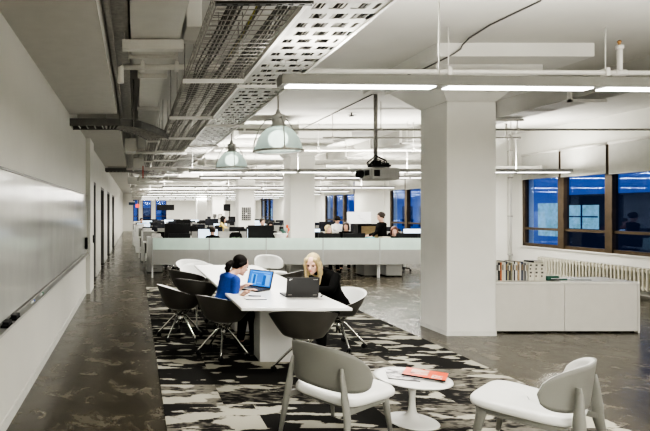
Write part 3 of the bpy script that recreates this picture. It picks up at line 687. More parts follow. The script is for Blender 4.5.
# ------------------------------------------------------------------ lounge chairs
def lounge_proto():
    t=thing('lounge_chair','','chair',(0,0,0),0,'white lounge chairs')
    # seat: rounded trapezoid pad, front at +Y
    n=40
    def outline(sc,z,dz=0):
        R=[]
        for j in range(n):
            a=2*PI*j/n; c,s_=math.cos(a),math.sin(a); e=.42
            x=.285*abs(c)**e*(1 if c>0 else -1); y=.27*abs(s_)**e*(1 if s_>0 else -1)
            x*= (1+.10*y/.27)
            R.append(V((x*sc,y*sc+.02,z+.012*(y/.27)-dz*(1-(sc)))))
        return R
    MB().rings([outline(.02,.318),outline(.9,.318),outline(.985,.324),outline(1,.340),outline(.995,.358),outline(.96,.374),outline(.85,.384),outline(.5,.380),outline(.02,.376)],caps=False).build('seat', WHITEP, t)
    MB().rings([outline(.02,.296),outline(.86,.296),outline(.90,.306),outline(.9,.32),outline(.02,.32)],caps=False).build('seat_frame', GREYB, t)
    # back: curved oval band
    def back(off_in, grow=0):
        rows_=[]; nu,nv=34,9
        for i in range(nu+1):
            s_=-1+2*i/nu; ph=s_*math.radians(72); R=.34-off_in
            hh=(.150+grow)*max(0,(1-abs(s_)**3.2))**.5+.001
            col=[]
            for k in range(nv+1):
                u=-1+2*k/nv; z=.545+.012*(1-s_*s_)+hh*u - .03*abs(s_)**2
                lean=.10*(z-.545)
                col.append(V((R*math.sin(ph)*1.02, -.02-R*math.cos(ph)*.80-lean, z)))
            rows_.append(col)
        return rows_
    def band(a,b_):
        mb=MB(); nu=len(a); nv=len(a[0]); vs=[p for r in a for p in r]+[p for r in b_ for p in r]; o=nu*nv; fs=[]
        for i in range(nu-1):
            for k in range(nv-1):
                q=(i*nv+k,(i+1)*nv+k,(i+1)*nv+k+1,i*nv+k+1); fs.append(q); fs.append(tuple(o+z for z in reversed(q)))
            fs.append((i*nv,i*nv+o,(i+1)*nv+o,(i+1)*nv)); fs.append((i*nv+nv-1,(i+1)*nv+nv-1,(i+1)*nv+nv-1+o,i*nv+nv-1+o))
        for k in range(nv-1):
            fs.append((k,k+1,k+1+o,k+o)); e=(nu-1)*nv; fs.append((e+k,e+k+o,e+k+1+o,e+k+1))
        return mb.add(vs,fs,True)
    band(back(.0),back(.012)).build('backrest', GREYB, t)
    band(back(.0125,-.004),back(.034,-.010)).build('back_cushion', WHITEP, t)
    def leg(pts,rs):
        R=[]
        for (p,(a,b_)) in zip(pts,rs):
            p=V(p); R.append([p+V((math.cos(2*PI*j/12)*a,math.sin(2*PI*j/12)*b_,0)) for j in range(12)])
        return MB().rings(R)
    for s_ in (-1,1):
        leg([(s_*.275,-.325,0),(s_*.255,-.28,.25),(s_*.235,-.275,.36),(s_*.212,-.272,.52),(s_*.205,-.268,.575)],[(.013,.016),(.021,.03),(.022,.032),(.014,.020),(.008,.012)]).build('leg', GREYB, t)
        leg([(s_*.245,.255,0),(s_*.225,.215,.26),(s_*.22,.205,.31)],[(.012,.014),(.022,.03),(.026,.04)]).build('leg', GREYB, t)
        MB().hexa([V((s_*.235-.012,-.28,.27)),V((s_*.235+.012,-.28,.27)),V((s_*.225+.012,.22,.275)),V((s_*.225-.012,.22,.275))],[V((s_*.235-.012,-.28,.31)),V((s_*.235+.012,-.28,.31)),V((s_*.225+.012,.22,.305)),V((s_*.225-.012,.22,.305))]).build('side_rail', GREYB, t)
    return t
lc=lounge_proto(); lc.location=(1.50,3.88,.012); lc.rotation_euler=(0,0,yaw(.83,.55)); lc['label']='white lounge chair with grey rounded back turned to the view, left of the small round table'.replace('left of','beside')
lc['label']='white lounge chair seen from behind its grey back, beside the round table'
l2_=dup(lc,(2.69,3.59,.012),yaw(-.64,.77),'white lounge chair seen from its side, facing the round table, near the carpet border')
l2_.scale=(1.07,1.07,.97)
o=dup(lc,(2.86,11.2,.0),yaw(.05,-1),'small looking white lounge chair far off between table end and grey desks'); 
# ------------------------------------------------------------------ side table and magazines
t=thing('side_table','small round white pedestal side table between the two lounge chairs','table',(2.16,4.13,.012))
MB().lathe([(0,.322),(.20,.322),(.262,.328),(.278,.336),(.276,.343),(.24,.345),(0,.345)],64).build('tabletop', WHITEG, t)
MB().lathe([(0,0),(.185,0),(.19,.004),(.17,.012),(.11,.022),(.06,.04),(.032,.075),(.024,.12),(.022,.19),(.028,.26),(.045,.305),(.07,.322),(0,.322)],48).build('pedestal', WHITEP, t)
def page_mat(name,cols,scale,stretch=None,seed=0):
    m=bpy.data.materials.new(name); m.use_nodes=True; nt=m.node_tree; b=nt.nodes['Principled BSDF']; b.inputs['Roughness'].default_value=.3
    tc=nt.nodes.new('ShaderNodeTexCoord'); mp=nt.nodes.new('ShaderNodeMapping'); mp.inputs['Location'].default_value=(seed,seed,0)
    if stretch: mp.inputs['Scale'].default_value=stretch
    nz=nt.nodes.new('ShaderNodeTexNoise'); nz.inputs['Scale'].default_value=scale; nz.inputs['Detail'].default_value=3
    rp=nt.nodes.new('ShaderNodeValToRGB'); rp.color_ramp.interpolation='EASE'
    nt.links.new(tc.outputs['Object'],mp.inputs[0]); nt.links.new(mp.outputs[0],nz.inputs['Vector']); nt.links.new(nz.outputs['Fac'],rp.inputs[0]); nt.links.new(rp.outputs[0],b.inputs['Base Color'])
    e=rp.color_ramp.elements; e[0].position=.40; e[0].color=(*cols[0],1); e[1].position=.56; e[1].color=(*cols[-1],1)
    for i,c in enumerate(cols[1:-1]): q=e.new(.40+.16*(i+1)/(len(cols)-1)); q.color=(*c,1)
    return m
ZT=.3575
t=thing('magazine','open pale magazine with dark photo printing on the round side table','magazine',(2.10,4.17,ZT),-.35)
MB().box(-.11,.11,-.13,.13,0,.006).build('pages', page_mat('magazine pages',[(.06,.06,.07),(.35,.33,.34),(.66,.65,.64)],14,seed=5.3), t, bevel=.0015)
MB().box(-.11,.11,-.135,-.13,0,.007).build('spine', mat('magazine spine',(.12,.12,.12),.4), t)
t=thing('magazine','slim folded grey white magazine edging out beneath the red one','magazine',(2.20,4.075,ZT+.0065),-.5)
MB().box(-.13,.10,-.02,.09,0,.004).build('pages', page_mat('grey magazine',[(.2,.2,.22),(.62,.6,.6)],12,seed=4), t)
t=thing('magazine','red orange covered magazine lying on top of the others','magazine',(2.27,4.145,ZT+.011),-.62)
MB().box(-.145,.145,-.11,.11,0,.008).build('pages', MATS['paper'], t)
cv=MB().box(-.148,.148,-.112,.112,.008,.010); cv.build('cover', mat('red cover',(.75,.10,.03),.3,var=.1), t)
MB().box(-.15,.148,-.114,-.108,.0,.0102).build('spine', BLACK, t)
MB().box(-.10,.02,-.05,.09,.010,.0104).build('cover_photo', page_mat('cover photo',[(.05,.03,.03),(.7,.3,.2),(.72,.5,.42)],12,seed=7), t)
MB().box(.05,.12,-.09,.0,.010,.0105).build('cover_lettering', page_mat('cover lettering',[(.75,.10,.03),(.8,.7,.65)],60,seed=1), t)
# ------------------------------------------------------------------ laptops, paper and pens
def laptop(x,y,f,tilt,label,lit,loc=(0,0)):
    t=thing('laptop',label,'laptop',(x,y,.741),yaw(*f))
    MB().box(-.17,.17,-.12,.12,0,.018).build('base', mat('laptop black',(.022,.022,.023),.4), t, bevel=.004)
    kb=MB()
    for r in range(5):
        for c in range(13): kb.box(-.15+.0232*c,-.13+.0232*c,-.03+.024*r,-.010+.024*r,.018,.0205)
    kb.build('keyboard', mat('keys',(.05,.05,.05),.5), t)
    MB().box(-.045,.045,-.10,-.045,.018,.0188).build('touchpad', mat('touchpad',(.08,.08,.08),.3), t)
    M=Matrix.Translation((0,.118,.016))@Matrix.Rotation(-tilt,4,'X')
    ld=MB().box(-.17,.17,0,.010,0,.208,M).build('lid', MATS['laptop black'], t, bevel=.003)
    if lit:
        MB().box(-.157,.157,-.0012,0,.014,.197,M).build('screen', mat('blue screen',(.02,.12,.4),.3,emit=(.015,.14,.50),es=.8,var=.2,scale=6), ld)
        pg=MB().box(-.12,-.045,-.0022,-.0012,.03,.155,M).box(.055,.14,-.0022,-.0012,.03,.16,M).box(-.11,.13,-.0022,-.0012,.175,.185,M).box(-.03,.03,-.0022,-.0012,.05,.055,M)
        pg.build('page_panels', mat('screen pale blue',(.1,.3,.6),.3,emit=(.06,.28,.65),es=.8), ld)
        pd_=MB().box(-.095,-.06,-.003,-.0022,.04,.15,M).box(.045,.085,-.003,-.0022,.03,.15,M); pd_.build('page_text', mat('screen navy',(.01,.05,.2),.3,emit=(.01,.07,.3),es=1), ld)
    else:
        MB().add([M@V(p) for p in ((.150,.0112,.178),(.138,.0112,.196),(.128,.0112,.192),(.138,.0112,.174))],[(0,1,2,3)]).add([M@V(p) for p in ((.128,.0112,.186),(.120,.0112,.198),(.114,.0112,.194),(.122,.0112,.182))],[(0,1,2,3)]).build('lid_emblem', CHROME, ld)
        lm=MB(); [lm.box(-.148+.008*j,-.143+.008*j,.0102,.0112,.182,.189,M) for j in range(6)]; lm.build('lid_lettering', CHROME, ld)
        MB().box(-.15,-.11,.0102,.0112,.012,.02,M).box(.11,.15,.0102,.0112,.012,.02,M).build('hinge', GALV, ld)
laptop(1.352,6.13,(.76,.64),.32,'open black laptop with a lit blue screen in front of the woman in blue',True)
laptop(1.755,5.69,(0,-1),.22,'open black laptop showing the back of its lid, used by the blonde woman',False)
t=thing('notebook','thin white paper pad lying on the table by the blue-topped woman','notebook',(1.24,5.50,.741),-.02); MB().box(-.10,.11,-.075,.075,0,.005).build('pages', mat('pad paper',(.70,.71,.72),.6), t); MB().box(-.10,.11,-.078,-.075,0,.007).build('edge', mat('pad edge',(.16,.17,.19),.5), t)
t=thing('pen','dark pen lying on the white pad edge','pen',(1.26,5.60,.748),1.4); MB().tube([(0,-.07,.005),(0,.06,.005)],.005).build('barrel', BLACK, t); MB().tube([(0,.06,.005),(0,.075,.005)],[.005,.001]).build('tip', CHROME, t)
t=thing('pen','short black pen standing out on the bare table corner near the black laptop','pen',(1.98,5.62,.742),-.5); MB().tube([(0,-.05,.006),(0,.06,.006)],.006).build('barrel', BLACK, t); MB().tube([(0,.06,.006),(0,.072,.006)],[.006,.002]).build('tip', CHROME, t)
# ------------------------------------------------------------------ people
def remesh(mb,name,m,parent,vox,smooth=4):
    o=mb.build(name,m,parent)
    md=o.modifiers.new('r','REMESH'); md.mode='VOXEL'; md.voxel_size=vox; md.use_smooth_shade=True
    ms=o.modifiers.new('s','SMOOTH'); ms.factor=.5; ms.iterations=smooth
    dg=bpy.context.evaluated_depsgraph_get(); dg.update()
    me=bpy.data.meshes.new_from_object(o.evaluated_get(dg)); o.modifiers.clear(); o.data=me; me.name=name
    me.polygons.foreach_set('use_smooth',[True]*len(me.polygons)); me.update()
    return o
def ik(a,c,l1,l2,hint):
    d=c-a; L=min(d.length,(l1+l2)*.995); dn=d.normalized(); c=a+dn*L
    x=(l1*l1-l2*l2+L*L)/(2*L); h=math.sqrt(max(l1*l1-x*x,0)); hp=(hint-dn*hint.dot(dn)).normalized()
    return a+dn*x+hp*h, c
def ellipse_loft(mb,spine,n=20):
    R=[]
    for (c,l,f,a,b_) in spine: R.append([c+l*a*math.cos(2*PI*j/n)+f*b_*math.sin(2*PI*j/n) for j in range(n)])
    return mb.rings(R,smooth=True)
def hand(mb,w,d,nrm,side,s=1.0,curl=.35):
    d=d.normalized(); nrm=(nrm-d*nrm.dot(d)).normalized(); lat=d.cross(nrm)*side
    mb.cap(w,.024*s,w+d*.03*s,.026*s)
    for k in (-1,-.33,.33,1): mb.cap(w+d*.02*s+lat*.010*k*s,.015*s,w+d*.085*s+lat*.028*k*s,.012*s,8)
    for k,L in zip((-1,-.33,.33,1),(.068,.078,.073,.056)):
        b0=w+d*.085*s+lat*.030*k*s; m1=b0+(d*math.cos(curl)+nrm*math.sin(curl)+lat*k*.08)*L*.5*s; m2=m1+(d*math.cos(curl*2.2)+nrm*math.sin(curl*2.2))*L*.5*s
        mb.cap(b0,.0095*s,m1,.0088*s,8); mb.cap(m1,.0088*s,m2,.0072*s,8)
    t0=w+d*.03*s-lat*.022*s; t1=t0+(d*.55-lat*.7+nrm*.3).normalized()*.042*s; t2=t1+(d*.85-lat*.2+nrm*.3).normalized()*.032*s
    mb.cap(t0,.013*s,t1,.0105*s,8); mb.cap(t1,.0105*s,t2,.0085*s,8)
def person(name,label,hip,sh,head,bf,hf,pitch,hands,feet,top,bottom,skin,hairm,hair='short',vox=.007,sleeve=1.0,elbow_hint=None,knee_up=True,collar=None,sz=1.0,shoe=None,group=None):
    hip=V(hip);sh=V(sh);head=V(head); bf=V((bf[0],bf[1],0)).normalized(); rt=V((bf.y,-bf.x,0)); up=V((0,0,1))
    t=thing(name,label,'person',(hip.x,hip.y,0),0,group); T0=Matrix.Translation((-hip.x,-hip.y,0))
    sp=(sh-hip).normalized(); fw=(bf-sp*bf.dot(sp)).normalized()
    def torso(mb,g):
        S=[]
        for q,a,b_,push in ((-.12,.10,.075,0),(-.05,.155,.105,0),(.06,.165,.115,0),(.22,.145,.10,.0),(.42,.132,.095,.004),(.62,.148,.108,.012),(.78,.158,.108,.012),(.92,.160,.088,0),(1.0,.125,.065,-.004),(1.06,.07,.055,0)):
            S.append((hip+sp*(sh-hip).length*q+fw*push,rt,fw,a*sz+g,b_*sz+g))
        ellipse_loft(mb,S)
    shl=[sh-rt*.148*sz-sp*.04,sh+rt*.148*sz-sp*.04]; hpj=[hip-rt*.09*sz-up*.02,hip+rt*.09*sz-up*.02]
    ua,fa,th,sn=.275*sz,.235*sz,.42*sz,.41*sz
    eh=elbow_hint or [-rt*.6-up*.8-bf*.2, rt*.6-up*.8-bf*.2]
    arms=[];legs=[]
    for i in (0,1):
        e,w=ik(shl[i],V(hands[i]),ua,fa,V(eh[i])); arms.append((shl[i],e,w))
        k,a=ik(hpj[i],V(feet[i])+up*.08,th,sn,bf+up*.5 if knee_up else bf); legs.append((hpj[i],k,a))
    h3=V((hf[0],hf[1],0)).normalized(); hr=V((h3.y,-h3.x,0)); f3=(h3*math.cos(pitch)-up*math.sin(pitch)).normalized(); u3=hr.cross(f3)
    RM=Matrix((hr,f3,u3)).transposed()
    def H(x,y,z): return head+(hr*x+f3*y+u3*z)*sz
    body=MB(); torso(body,-.012)
    body.cap(sh+sp*.0,.052*sz,H(0,-.02,-.05),.050*sz)
    body.ball(H(0,-.012,.03),(.072*sz,.092*sz,.085*sz),20,14,RM)
    body.ball(H(0,.018,-.03),(.058*sz,.068*sz,.078*sz),18,12,RM); body.ball(H(0,.062,-.088),(.026*sz,.022*sz,.020*sz),12,8,RM)
    body.cap(H(0,.078,.018),.008*sz,H(0,.100,-.020),.0125*sz,8); body.ball(H(0,.078,-.052),(.026*sz,.014*sz,.012*sz),12,8,RM)
    for s_ in (-1,1):
        body.ball(H(s_*.074,-.008,-.002),(.012*sz,.022*sz,.032*sz),10,8,RM); body.ball(H(s_*.032,.055,-.022),(.026*sz,.022*sz,.024*sz),10,8,RM)
        body.ball(H(s_*.03,.070,.028),(.025*sz,.014*sz,.012*sz),10,8,RM)
    for i,(s0,e,w) in enumerate(arms):
        body.cap(s0,.044*sz,e,.034*sz); body.cap(e,.036*sz,w,.024*sz)
        hand(body,w,(w-e).normalized()*.6+(V(hands[i])-w)*.0+bf*.3,-up,1 if i==1 else -1,sz)
    for (h0,k,a) in legs:
        body.cap(h0,.085*sz,k,.055*sz); body.cap(k,.056*sz,a,.036*sz); body.cap(a-up*.03,.034*sz,a-up*.045+bf*.13,.026*sz)
    body.xf(T0); remesh(body,'body',skin,t,vox)
    # clothing
    tp=MB(); torso(tp,.006)
    for (s0,e,w) in arms:
        tp.cap(s0,.056*sz,e,.046*sz)
        if sleeve>.05: tp.cap(e,.046*sz,e.lerp(w,sleeve),.036*sz)
    if collar: tp.cap(sh,.064*sz,H(0,-.015,-.085),.058*sz)
    tp.xf(T0); remesh(tp,'top',top,t,vox*1.15)
    bt=MB(); ellipse_loft(bt,[(hip+sp*(sh-hip).length*q,rt,fw,a*sz,b_*sz) for q,a,b_ in ((-.14,.10,.09),(-.05,.165,.115),(.08,.176,.124),(.14,.165,.115))])
    for (h0,k,a) in legs: bt.cap(h0,.098*sz,k,.066*sz); bt.cap(k,.067*sz,a+up*.02,.048*sz)
    bt.xf(T0); remesh(bt,'trousers',bottom,t,vox*1.3)
    sm=MB()
    for (h0,k,a) in legs: sm.cap(a-up*.035-bf*.02,.040*sz,a-up*.048+bf*.15,.031*sz)
    sm.xf(T0); remesh(sm,'shoes',shoe or BLACK,t,vox*1.3)
    # face details
    if vox<.012:
        ey=MB(); br=MB(); 
        for s_ in (-1,1):
            ey.ball(H(s_*.029,.0765,.008),(.0125*sz,.007*sz,.0065*sz),10,8,RM); br.cap(H(s_*.016,.087,.027),.0035,H(s_*.044,.076,.030),.003,6)
        ey.xf(T0).build('eyes', mat('dark eyes',(.03,.02,.015),.2), t); br.xf(T0).build('eyebrows', hairm if hair!='long' else mat('brow brown',(.16,.10,.06),.7), t)
        MB().ball(H(0,.0885,-.050),(.022*sz,.007*sz,.0065*sz),12,8,RM).xf(T0).build('lips', mat('lips',(.50,.14,.13),.4), t)
    hm=MB(); hb=vox*1.1; hg=0 if vox<.012 else .012
    hm.ball(H(0,-.027-hg*.8,.040+hg*.5),(.080*sz+hg,.092*sz+hg,.084*sz+hg),20,14,RM)
    if hair=='ponytail':
        for s_ in (-1,1): hm.cap(H(s_*.068,.01,.045),.02*sz,H(s_*.072,-.045,-.01),.026*sz)
        hm.cap(H(0,-.09,-.01),.03*sz,H(0,-.125,-.02),.028*sz); hm.cap(H(0,-.13,-.02),.036*sz,H(.01,-.155,-.06),.042*sz); hm.cap(H(.01,-.155,-.06),.042*sz,H(0,-.14,-.12),.028*sz); hm.ball(H(.02,-.17,-.08),.026,10,8); hm.ball(H(-.02,-.15,-.10),.028,10,8)
        hm.ball(H(0,-.06,-.03),(.06*sz,.045*sz,.05*sz),12,8,RM)
    elif hair=='long':
        for s_ in (-1,1):
            hm.cap(H(s_*.052,.050,.075),.026*sz,H(s_*.078,.030,.0),.022*sz); hm.cap(H(s_*.078,.028,.0),.026*sz,H(s_*.078,.03,-.12),.027*sz)
            lowp=H(s_*.075,.03,-.12); hm.cap(lowp,.027*sz,lowp-up*.10*sz+fw*.015,.016*sz); hm.cap(H(s_*.066,-.02,.0),.036*sz,H(s_*.062,-.02,-.13),.036*sz)
        hm.cap(H(0,-.06,0),.07*sz,H(0,-.055,-.14),.055*sz)
    elif hair=='bun':
        for s_ in (-1,1): hm.cap(H(s_*.070,.01,.03),.02*sz,H(s_*.07,-.04,-.02),.028*sz)
        hm.ball(H(0,-.115,.03),(.05*sz,.045*sz,.05*sz),12,8,RM)
    elif hair=='bob':
        for s_ in (-1,1): hm.cap(H(s_*.072,.005,.03),.028*sz,H(s_*.075,-.0,-.08),.03*sz)
        hm.cap(H(0,-.06,0),.065*sz,H(0,-.06,-.08),.05*sz)
    else:
        for s_ in (-1,1): hm.cap(H(s_*.068,-.01,.03),.02*sz,H(s_*.066,-.04,-.02),.024*sz)
    # parted hair line: carve by keeping the face forward of the hair
    hm.xf(T0); remesh(hm,'hair',hairm,t,hb,3)
    return t
HD=mat('black hair',(.008,.006,.005),.75,spec=.15,var=.4,scale=60,stretch=(1,1,.2)); HBL=mat('blonde hair',(.50,.40,.22),.65,spec=.2,var=.28,scale=50,stretch=(3,3,.25)); HBR=mat('brown hair',(.03,.017,.01),.5,var=.3); HRD=mat('reddish hair',(.14,.05,.03),.5,var=.3)
BLUE=mat('cobalt knit',(.006,.045,.26),.75,var=.12,scale=40); BKJ=mat('black jacket cloth',(.006,.006,.006),.9,spec=.1,var=.3,scale=20); BKT=mat('black trousers cloth',(.006,.006,.006),.9,spec=.1); WHS=mat('white shirt cloth',(.62,.62,.62),.8); 
person('person','person in a blue top with dark ponytail leaning over the table by a lit laptop',(.97,5.96,.53),(1.09,6.04,.915),(1.215,6.09,1.025),(.95,.32),(.95,.32),.42,
       [(1.20,6.04,.775),(1.17,5.68,.768)],[(1.28,6.42,.012),(1.40,6.22,.012)],BLUE,BKT,SKIN,HD,'ponytail',vox=.0065,sleeve=.45,sz=.97,elbow_hint=[V((-.3,.6,-.6)),V((.0,-.7,-.9))])
person('person','person with long blonde hair in a black jacket looking at a black laptop',(2.42,6.38,.53),(2.24,6.28,.92),(2.07,6.17,1.035),(-.8,-.6),(-.60,-.80),.38,
       [(1.99,5.90,.775),(1.90,6.08,.775)],[(2.12,6.02,.012),(1.98,6.2,.012)],BKJ,BKT,SKINL,HBL,'long',vox=.0065,sleeve=.95,collar=True,sz=.99,elbow_hint=[V((.3,-.7,-.6)),V((.1,.6,-.6))])
# ------------------------------------------------------------------ glass screened desk row and its desks
DTOP=mat('desk top white',(.66,.66,.63),.35,var=.02)
yD=13.05
for k in range(5):
    x0=.43+1.4*k
    pl=['nearest the aisle','second from the aisle','third from the aisle','fourth from the aisle','last before the near column'][k]
    pl=pl.replace('nearest the aisle','at the aisle end')
    t=thing('desk','grey fronted office desk with a frosted glass screen, '+pl,'desk',(x0,yD,0),0,'glass screened desks facing the meeting area')
    MB().box(.004,1.396,.02,.80,.70,.725).build('desktop', DTOP, t)
    MB().box(.004,1.396,0,.02,.33,.70).build('front_panel', DESKG, t, bevel=.002)
    MB().box(.006,1.394,.004,.014,.70,.985).build('glass_screen', GLASSF, t)
    MB().box(-.02,.02,.05,.10,0,.70).build('leg', WHITEP, t); MB().box(1.37,1.396,.05,.10,0,.70).build('leg', WHITEP, t)
    MB().box(.0,.04,.72,.78,0,.70).build('leg', WHITEP, t); MB().box(-.012,.012,-.004,.02,.33,.985).build('post', mat('screen post',(.30,.31,.30),.4), t)
for x,l,m in ((1.1,'dark',BLACKM),(1.75,'grey',DESKG),(5.75,'grey',DESKG),(6.3,'white',WHITEP),(3.4,'grey',DESKG)):
    t=thing('drawer_pedestal','%s drawer pedestal under the screened desks, %s'%(l,{1.1:'at the aisle end',1.75:'second from the aisle',3.4:'behind the white lounge chair',5.75:'before the desk post',6.3:'just past the desk post'}[x]),'cabinet',(x,yD+.25,0))
    MB().box(0,.40,0,.5,.03,.62).build('body', m, t, bevel=.004); MB().box(.005,.395,-.012,0,.04,.33).build('drawer', m, t); MB().box(.005,.395,-.012,0,.34,.61).build('drawer', m, t)
    MB().box(.03,.37,.03,.47,0,.03).build('plinth', BLACKM, t)
# ------------------------------------------------------------------ monitors
SCR=mat('screen glow',(.6,.7,.8),.3,emit=(.62,.76,.95),es=1.1); SCD=mat('screen off',(.02,.022,.03),.15)
def monitor(w,h,lit,label):
    t=thing('monitor',label,'monitor',(0,0,0),0)
    lo=.12 if h>.4 else .055
    MB().box(-w/2,w/2,-.02,.02,lo,lo+h).build('panel', BLACK, t, bevel=.004)
    MB().box(-w/2+.015,w/2-.015,-.022,-.02,lo+.015,lo+h-.015).build('screen', SCR if lit else SCD, t)
    MB().tube([(0,.03,.01),(0,.03,.2)],.022,8).build('neck', BLACK, t); MB().box(-.12,.12,-.07,.11,0,.012).build('base', BLACK, t)
    return t
def office_chair():
    t=thing('office_chair','','chair',(0,0,0),0,'black office chairs')
    n=24
    S=[]
    for q,w in ((0,.17),(.1,.21),(.3,.225),(.5,.215),(.62,.19),(.68,.12)):
        S.append([V((w*math.cos(2*PI*j/n),-.22-.06*q+.05*math.cos(2*PI*j/n)**2+.025*math.sin(2*PI*j/n),.52+q*.8)) for j in range(n)])
    MB().rings(S).build('backrest', BLACKM, t)
    MB().lathe([(0,.42),(.2,.42),(.245,.45),(.24,.485),(.1,.495),(0,.49)],24,sx=1,sy=1).build('seat', BLACKM, t)
    MB().tube([(0,0,.08),(0,0,.42)],.03,10).build('post', BLACK, t)
    for s_ in (-1,1): MB().tube([(s_*.22,-.05,.45),(s_*.28,-.05,.5),(s_*.28,-.05,.66),(s_*.27,.12,.67)],.018,8).build('armrest', BLACK, t)
    for k in range(5):
        a=k*2*PI/5; l=MB().tube([(0,0,.12),(math.cos(a)*.3,math.sin(a)*.3,.08)],[.025,.015],6).build('leg', BLACK, t); MB().ball((math.cos(a)*.3,math.sin(a)*.3,.035),(.03,.03,.033),8,6).build('caster', BLACK, l)
    return t
ch0=office_chair(); ch_used=False
def ochair(x,y,rz,label):
    global ch_used
    if not ch_used:
        ch0.location=(x,y,0); ch0.rotation_euler=(0,0,rz); ch0['label']=label; ch_used=True; return ch0
    return dup(ch0,(x,y,0),rz,label)
mon_d=monitor(.55,.30,False,''); mon_l=monitor(.60,.34,True,''); mon_b=monitor(.64,.42,False,''); used={}
def mon(kind,x,y,z,rz,label):
    p={'d':mon_d,'l':mon_l,'b':mon_b}[kind]
    if kind not in used: used[kind]=1; p.location=(x,y,z); p.rotation_euler=(0,0,rz); p['label']=label; p['group']='office monitors'; return p
    return dup(p,(x,y,z),rz,label,'office monitors')
# first row, users face the camera, screens face away
ZD=.726
mon('b',1.08,13.62,ZD+.06,PI+.05,'large black monitor seen from the back at the aisle end of the glass screened desks')
mon('d',1.12,13.38,ZD-.10+.1,PI+.1,'smaller dark monitor in front of the large one at the aisle end')
mon('b',3.22,13.60,ZD+.02,PI-.06,'large brown black monitor back just before the second column')
for x,l in ((4.98,'first'),(5.62,'second'),(6.98,'third'),(7.55,'fourth')): mon('d',x,13.60,ZD-.08+.08,PI+random.uniform(-.1,.1),'low black monitor back above the frosted glass, %s past the second column'%l)
mon('l',2.17,15.8,ZD,.0,'bright pale blue computer screen with a dark haired head before it')
# office rows behind
X_units=[.25,1.75,3.25,4.95,6.45,7.95]
rowsd=[(15.6,'l'),(18.6,'d'),(22.6,'d'),(25.6,'d'),(29.4,'d'),(32.6,'d'),(36.4,'d')]
desk0=None; rnd=random.Random(4)
def desk_proto():
    t=thing('desk','','desk',(0,0,0),0,'white office desks in rows')
    MB().box(0,1.46,0,.75,.70,.726).build('desktop', DTOP, t); MB().box(0,1.46,.74,.765,.35,1.02).build('screen_panel', DESKG, t)
    for x in (0.0,1.42): MB().box(x,x+.04,.04,.70,0,.70).build('leg', WHITEP, t)
    return t
un=['at the aisle','second from the aisle','third from the aisle','just past the column line','fifth from the aisle','by the window wall']
for r,(d,_) in enumerate(rowsd):
    for u,x in enumerate(X_units):
        x+= -.12*r if u==0 and r<4 else 0
        l='white office desk %s, %s row behind the glass'%(un[u],ORD[r])
        if desk0 is None: desk0=desk_proto(); desk0.location=(x,d,0); desk0['label']=l
        else: dup(desk0,(x,d,0),0,l)
        if not (r==0 and u in (0,1)):
            k='l' if rnd.random()<.18 else ('b' if rnd.random()<.25 else 'd')
            mon(k,x+.45+rnd.uniform(-.1,.1),d+.5,ZD,rnd.uniform(-.15,.15)+(PI if rnd.random()<.4 and k!='l' else 0),'%s monitor on desk %s, %s row behind the glass'%({'l':'lit','b':'large black','d':'black'}[k],un[u],ORD[r]))
            if rnd.random()<.75: mon('d',x+1.05+rnd.uniform(-.05,.1),d+.5,ZD,rnd.uniform(-.2,.2),'second black monitor on desk %s, %s row behind the glass'%(un[u],ORD[r]))
        if rnd.random()<.6 and not (r==0 and u==1): ochair(x+(.35 if u==2 else .7)+rnd.uniform(-.2,.2),d-.45,rnd.uniform(-.5,.5),'black office chair at desk %s, %s row behind the glass'%(un[u],ORD[r]))
for x,y,rz,l in ((1.3,14.45,PI,'black office chair behind the aisle end glass screen'),(2.85,14.4,PI+.4,'rounded black office chair beside the green desk plant'),(5.1,14.55,PI,'black office chair at the glass screen past the second column'),(7.25,14.6,PI,'black office chair below the near window end')):
    ochair(x,y,rz,l)
# aisle end storage units
for r,(d,x,h,l) in enumerate([(14.2,.32,.95,'white low cabinet at the aisle end just behind the glass'),(17.2,.2,1.0,'pale filing cabinet at the aisle, first down the corridor'),(20.6,.02,1.05,'pale filing cabinet at the aisle, second down the corridor'),(24.4,-.05,1.0,'pale filing cabinet at the aisle, third down the corridor'),(28,-.08,1.1,'pale filing cabinet at the aisle, fourth down the corridor')]):
    t=thing('filing_cabinet',l,'cabinet',(x,d,0)); MB().box(0,.42,0,.6,.02,h).build('body', WHITEP, t, bevel=.005)
    for q in range(3): dr=MB().box(.01,.41,-.014,0,.04+q*(h-.06)/3,.02+(q+1)*(h-.06)/3).build('drawer', WHITEP, t); MB().box(.15,.27,-.026,-.014,.10+q*(h-.06)/3,.115+q*(h-.06)/3).build('handle', GALV, dr)
PAP=mat('papers',(.60,.59,.56),.8,var=.2,scale=14)
for i,(x,y,z,w,l) in enumerate([(.45,14.25,.95,.25,'stack of papers on the low cabinet at the aisle end'),(.25,17.3,1.0,.3,'stack of papers on the first aisle filing cabinet'),(.06,20.7,1.05,.3,'stack of papers on the second aisle filing cabinet')]):
    t=thing('paper_stack',l,'papers',(x,y,z),.1); 
    for k in range(3): MB().box(-.0+.01*k,w,-.0,.2-.01*k,.03*k,.03*k+.028).build('sheaf', PAP, t)
t=thing('desk_plant','small leafy green plant in a white pot above the frosted glass','plant',(2.58,13.5,.726))
MB().lathe([(0,0),(.05,0),(.065,.12),(.055,.12),(0,.11)],14).build('pot', WHITEP, t)
lf=MB(); rnd=random.Random(3)
for k in range(40):
    a=rnd.uniform(0,2*PI); L=rnd.uniform(.10,.24); e=rnd.uniform(.1,1.1); c=V((0,0,.12)); tip=c+V((math.cos(a)*math.cos(e),math.sin(a)*math.cos(e),math.sin(e)*.9))*L; md_=c.lerp(tip,.6)+V((0,0,.03)); sd=V((-math.sin(a),math.cos(a),0))*.028
    lf.add([c,md_+sd,tip,md_-sd],[(0,1,2,3)],True)
lf.build('leaves', mat('plant green',(.04,.09,.035),.5,var=.4), t, fix=False)
